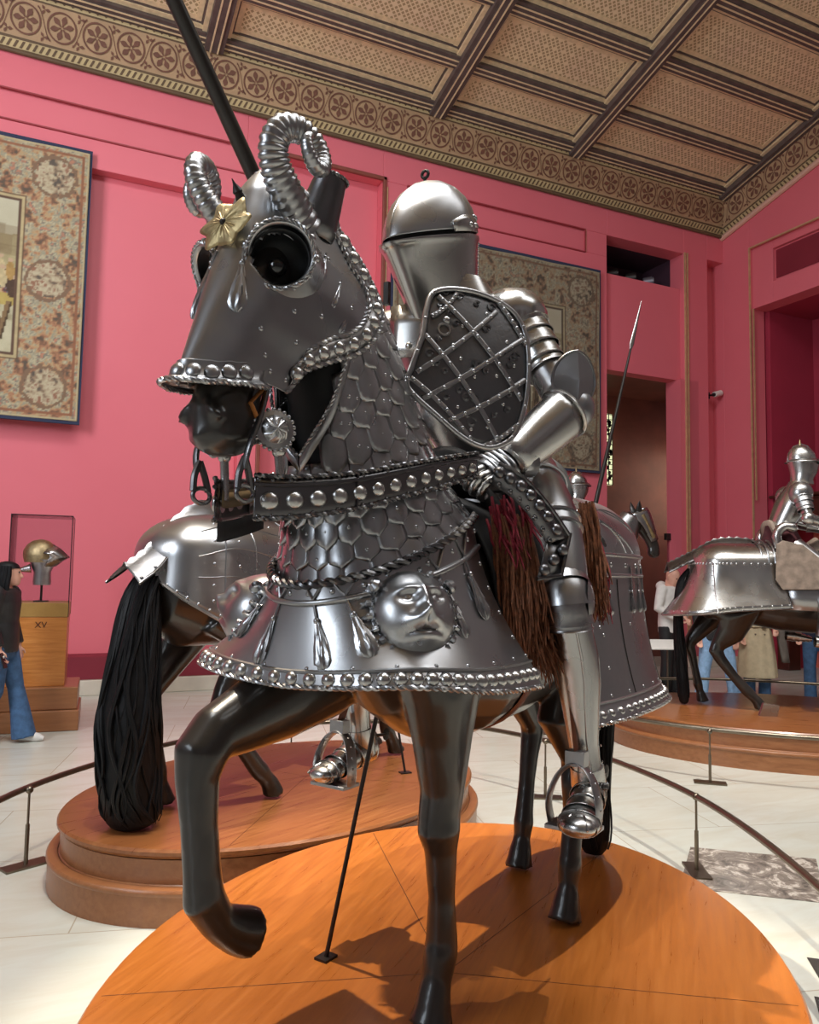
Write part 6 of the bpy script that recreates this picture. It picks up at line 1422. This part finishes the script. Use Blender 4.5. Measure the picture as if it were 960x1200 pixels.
# ---------------------------------------------------------------- visitors
def person(loc, ang, label, H=1.70, pose=None, top=None, legs=None, shoes=None, hair=None, extra=None):
    root = empty('person', loc, ang, label, 'person'); k = H / 1.70; J = dict(
        hipL=(0, .09, .90), hipR=(0, -.09, .90), kneeL=(.02, .10, .49), kneeR=(.02, -.10, .49), ankL=(-.01, .10, .085), ankR=(-.01, -.10, .085),
        shL=(0, .165, 1.385), shR=(0, -.165, 1.385), elL=(-.02, .22, 1.12), elR=(-.02, -.22, 1.12), wrL=(.06, .21, .89), wrR=(.06, -.21, .89), head=(.03, 0, 1.565), look=0.0, nod=0.0)
    J.update(pose or {}); J = {a: (Vector(b) if hasattr(b, '__len__') else b) for a, b in J.items()}
    body = M()
    def torso(mm, e=0.0, z0=.86):
        T = [(.86, .10, .155), (.96, .105, .155), (1.06, .095, .135), (1.18, .105, .15), (1.30, .11, .175), (1.39, .095, .165), (1.43, .06, .09)]
        mm.loft([[V3((a + e) * cos(t) , (b + e) * sin(t), z) for t in [2 * pi * i / 24 for i in range(24)]] for z, a, b in T if z >= z0])
    torso(body)
    hd = J['head']; R = Matrix.Rotation(J['look'], 3, 'Z') @ Matrix.Rotation(J['nod'], 3, 'Y')
    def hp_(x, y, z): return hd + R @ V3(x, y, z)
    body.tube([V3(-.005, 0, 1.38), V3(.0, 0, 1.45), hp_(-.015, 0, -.06)], [.062, .055, .056], 16)
    hr = [(-.112, .028, .030, .045), (-.10, .055, .045, .035), (-.07, .078, .058, .018), (-.03, .090, .068, .008), (.01, .095, .073, 0), (.05, .094, .074, -.004), (.085, .078, .062, -.008), (.108, .045, .038, -.01), (.116, .01, .01, -.01)]
    body.loft([[hp_(a * cos(t) + dx, b * sin(t), z) for t in [2 * pi * i / 28 for i in range(28)]] for z, a, b, dx in hr])
    body.tube([hp_(.085, 0, .022), hp_(.102, 0, -.012), hp_(.112, 0, -.026), hp_(.09, 0, -.036)], [.009, .011, .014, .010], 10)
    body.tube([hp_(.080, -.024, -.062), hp_(.094, 0, -.060), hp_(.080, .024, -.062)], .008, 8); body.tube([hp_(.078, -.02, -.074), hp_(.091, 0, -.075), hp_(.078, .02, -.074)], .008, 8)
    for s in (-1, 1):
        body.tube([hp_(.070, s * .045, .030), hp_(.088, s * .026, .034), hp_(.088, s * .012, .028)], .007, 8)
        body.tube([hp_(-.008, s * .072, .018), hp_(-.018, s * .082, .012), hp_(-.016, s * .080, -.018), hp_(-.004, s * .072, -.028)], [.010, .011, .010, .007], 8)
    for q, s in (('L', 1), ('R', -1)):
        sh, el, wr = J['sh' + q], J['el' + q], J['wr' + q]; body.tube([sh, sh.lerp(el, .5), el, el.lerp(wr, .4), wr], [.050, .044, .038, .036, .027], 14)
        d = (wr - el).normalized(); n = d.cross(V3(0, s, 0)); n = n.normalized() if n.length > .1 else V3(1, 0, 0); w = d.cross(n)
        body.tube([wr, wr + d * .03, wr + d * .06, wr + d * .088], [(.016, .026), (.016, .034), (.015, .038), (.012, .036)], 14, up=w.cross(d))
        for i_ in range(4):
            o = w * (.029 - .0195 * i_); L = (.85, 1, .95, .75)[i_]; b = wr + d * .085 + o
            body.tube([b, b + d * .032 * L - n * .004, b + d * .058 * L - n * .016, b + d * .074 * L - n * .032], [.0088, .0085, .0078, .0065], 8)
        b = wr + d * .03 + V3(.02, 0, 0); body.tube([wr + d * .02, b + d * .03 + V3(.018, 0, 0), b + d * .06 + V3(.016, 0, -.0)], [.014, .0105, .008], 8)
        hp2, kn, an = J['hip' + q], J['knee' + q], J['ank' + q]; body.tube([hp2, hp2.lerp(kn, .5), kn, kn.lerp(an, .4), an], [.082, .072, .052, .054, .036], 14)
        f_ = V3(1, s * .12, 0).normalized(); body.tube([an + V3(-.03, 0, -.045), an + f_ * .06 + V3(0, 0, -.045), an + f_ * .14 + V3(0, 0, -.058)], [.034, .036, .022], 12)
    bo = remeshed(body, 'body', MT['skin'], root, .0075, 3)
    for s in (-1, 1):
        m = M(); m.ball(hp_(.083, s * .030, .014), .0095, 10, 7); m.build('eye', MT['glossblack'], bo)
    if legs:
        lm, flare = legs; m = M(); m.loft([[V3((a) * cos(t), b * sin(t), z) for t in [2 * pi * i / 24 for i in range(24)]] for z, a, b in ((.80, .10, .16), (.88, .118, .172), (.96, .118, .168), (1.02, .108, .152))])
        for q in 'LR':
            hp2, kn, an = J['hip' + q], J['knee' + q], J['ank' + q]; m.tube([hp2, hp2.lerp(kn, .5), kn, kn.lerp(an, .5), an + V3(0, 0, -.045)], [.098, .090, .074, lerp(.07, .09, flare), lerp(.066, .115, flare)], 16)
        remeshed(m, 'trousers', lm, root, .012, 3)
    for q, s in (('L', 1), ('R', -1)):
        an = J['ank' + q]; f_ = V3(1, s * .12, 0).normalized(); m = M(); m.tube([an + V3(-.07, 0, -.04), an + V3(-.03, 0, -.035), an + f_ * .05 + V3(0, 0, -.035), an + f_ * .12 + V3(0, 0, -.048), an + f_ * .175 + V3(0, 0, -.058)], [.028, .045, .047, .040, .018], 14)
        m.v = [(x, y, max(z, an.z - .083)) for x, y, z in m.v]; m.build('shoe', shoes or MT['blackplastic'], root)
    if top:
        tm, kind = top; m = M(); zlo = {'jacket': .86, 'hoodie': .84, 'coat': .90}[kind]
        torso(m, .022, .86)
        for q in 'LR': sh, el, wr = J['sh' + q], J['el' + q], J['wr' + q]; m.tube([sh + V3(0, -.03 if q == 'L' else .03, .01), sh, sh.lerp(el, .5), el, el.lerp(wr, .5), wr.lerp(el, .04)], [.07, .075, .068, .062, .056, .050], 16)
        if kind == 'coat': m.loft([[V3((a + .006 * cos(9 * t)) * cos(t) + dx, (b + .008 * cos(9 * t)) * sin(t), z) for t in [2 * pi * i / 48 for i in range(48)]] for z, a, b, dx in ((1.10, .125, .165, 0), (1.0, .14, .18, 0), (.80, .17, .215, 0), (.60, .19, .24, 0), (.44, .205, .255, 0), (.32, .212, .262, 0))])
        else: m.loft([[V3(a * cos(t), b * sin(t), z) for t in [2 * pi * i / 24 for i in range(24)]] for z, a, b in ((zlo - .02, .128, .182), (.95, .132, .182), (1.1, .128, .168))])
        if kind == 'hoodie': m.tube([V3(-.06, -.10, 1.40), V3(-.11, -.05, 1.43), V3(-.12, 0, 1.44), V3(-.11, .05, 1.43), V3(-.06, .10, 1.40)], [.04, .055, .06, .055, .04], 12)
        if kind == 'jacket': m.tube([V3(.03, -.06, 1.43), V3(-.05, -.05, 1.46), V3(-.07, 0, 1.47), V3(-.05, .05, 1.46), V3(.03, .06, 1.43)], .024, 10)
        g = remeshed(m, kind, tm, root, .012, 3)
        if kind == 'coat':
            m = M(); m.loft([[V3((.152 + e) * cos(t), (.192 + e) * sin(t), 1.02 + z) for t in [2 * pi * i / 32 for i in range(32)]] for z, e in ((-.025, .0), (-.025, .008), (.025, .008), (.025, 0))], False); m.build('belt', tm, g)
            m = M(); m.box((.165, .05, 1.02), (.012, .06, .06)); m.build('buckle', MT['blackplastic'], g, smooth=False)
            m = M(); 
            for y in (-.06, .06):
                for z in (1.1, 1.2, .9): boss(m, (.15, y, z), (1, 0, 0), .011)
            m.build('button', MT['suede'], g)
    if hair:
        hm, kind = hair; m = M()
        if kind == 'long':
            m.loft([[hp_((a + .014) * cos(t) + dx - .012, (b + .014) * sin(t), z) for t in [2 * pi * i / 28 for i in range(28)]] for z, a, b, dx in hr if z > .04])
            for s in range(15):
                a = pi * (.42 + 1.16 * s / 14); p = [hp_(-.015 + .098 * cos(a) * .95, .084 * sin(a), .07), hp_(-.02 + .11 * cos(a), .092 * sin(a), -.01), hp_(-.03 + .115 * cos(a), .098 * sin(a), -.09), hp_(-.035 + .11 * cos(a), .10 * sin(a), -.18), hp_(-.03 + .10 * cos(a), .095 * sin(a), -.25)]
                m.tube(p, [.022, .026, .027, .024, .012], 8)
        else:
            m.loft([[hp_((a + .006) * cos(t) + dx - .008, (b + .005) * sin(t), z) for t in [2 * pi * i / 28 for i in range(28)]] for z, a, b, dx in hr if z > .04])
        m.build('hair', hm, root)
    if extra: extra(root, J)
    root.scale = (k, k, k)
    return root
w_ = person((-.27, 8.13, 0), radians(-22), 'woman with long black hair in black jacket and flared jeans walking past the glass case', 1.66,
    dict(kneeL=(.10, .10, .50), ankL=(.20, .10, .085), kneeR=(.0, -.10, .49), ankR=(-.20, -.10, .12), elR=(-.03, -.21, 1.12), wrR=(.06, -.20, .89), look=.25), (MT['blackjacket'], 'jacket'), (MT['bluejeans'], .9), MT['white'], (MT['black_hair'], 'long'))
ph = empty('smartphone', (-.27, 8.13, 0), radians(-22), 'dark phone held in the lowered hand of the woman at left', 'phone')
m = M(); m.box((.115, -.225, .765), (.012, .07, .14), (V3(.9, 0, .3).normalized(), V3(0, 1, 0), V3(-.3, 0, .9).normalized())); m.build('body', MT['blackplastic'], ph, smooth=False, bevel=.004)
m = M(); m.ball((.124, -.24, .80), (.006, .012, .012), 10, 6); m.build('lens_cluster', MT['white'], ph)
person((7.83, 8.33, 0), radians(-75), 'bald man in white hooded sweatshirt and black trousers standing behind the right horse tail', 1.76, dict(nod=.45, head=(.05, 0, 1.55), wrL=(.16, .12, 1.02), wrR=(.16, -.12, 1.02), elL=(-.02, .23, 1.14), elR=(-.02, -.23, 1.14)), (MT['white'], 'hoodie'), (MT['blackcloth'], .1), MT['blackplastic'])
person((7.58, 7.26, 0), radians(-130), 'visitor in light blue jeans, body hidden behind the steel skirt of the right horse', 1.70, dict(kneeL=(.02, .15, .49), ankL=(.0, .22, .085), kneeR=(.02, -.15, .49), ankR=(.0, -.20, .085)), (MT['blackcloth'], 'jacket'), (MT['jeans'], .35), MT['blackplastic'], (MT['blackcloth'], 'short'))
person((8.62, 7.58, 0), radians(-120), 'visitor in belted beige trench coat behind the right horse belly', 1.66, dict(elL=(-.02, .25, 1.14), wrL=(.14, .20, 1.0)), (MT['trench'], 'coat'), (MT['bluejeans'], .3), MT['blackplastic'], (MT['leather'], 'long'))
sc_ = M(); o_ = empty('folded_jacket', (8.62, 7.58, 0), radians(-120), 'grey brown jacket draped over the arm of the visitor in the beige coat', 'jacket')
rows = []
for j in range(9):
    t = j / 8; rows.append([V3(.09 + .05 * cos(u * 3 + t) + .03 * t, .25 + .05 * sin(u * 4) + .08 * t, lerp(1.04, .52, t) + .05 * (1 - abs(u)) * (1 - t)) for u in [i / 5 - 1 for i in range(11)]])
sc_.grid(rows); sc_.build('cloth', MT['greycloth'], o_, solid=.02)
person((9.12, 7.05, 0), radians(-150), 'visitor in navy top and blue jeans at the right edge beyond the platform', 1.72, None, (MT['navy'], 'jacket'), (MT['bluejeans'], .2), MT['blackplastic'], (MT['blackcloth'], 'short'))
# label stand beside the right platform
s = empty('label_stand', (7.25, 7.75, 0), radians(-110), 'slanted information panel on a slim stand left of the bald man', 'label stand')
m = M(); m.box((0, 0, .75), (.26, .52, .012), (V3(.92, 0, -.38).normalized(), V3(0, 1, 0), V3(.38, 0, .92).normalized())); m.build('panel', MT['whiteplastic'], s, smooth=False)
m = M(); m.tube([(0, 0, .012), (0, 0, .74)], .012, 8); m.build('post', MT['bronze'], s)
m = M(); m.box((0, 0, .006), (.2, .3, .012)); m.build('foot_plate', MT['bronze'], s, smooth=False)
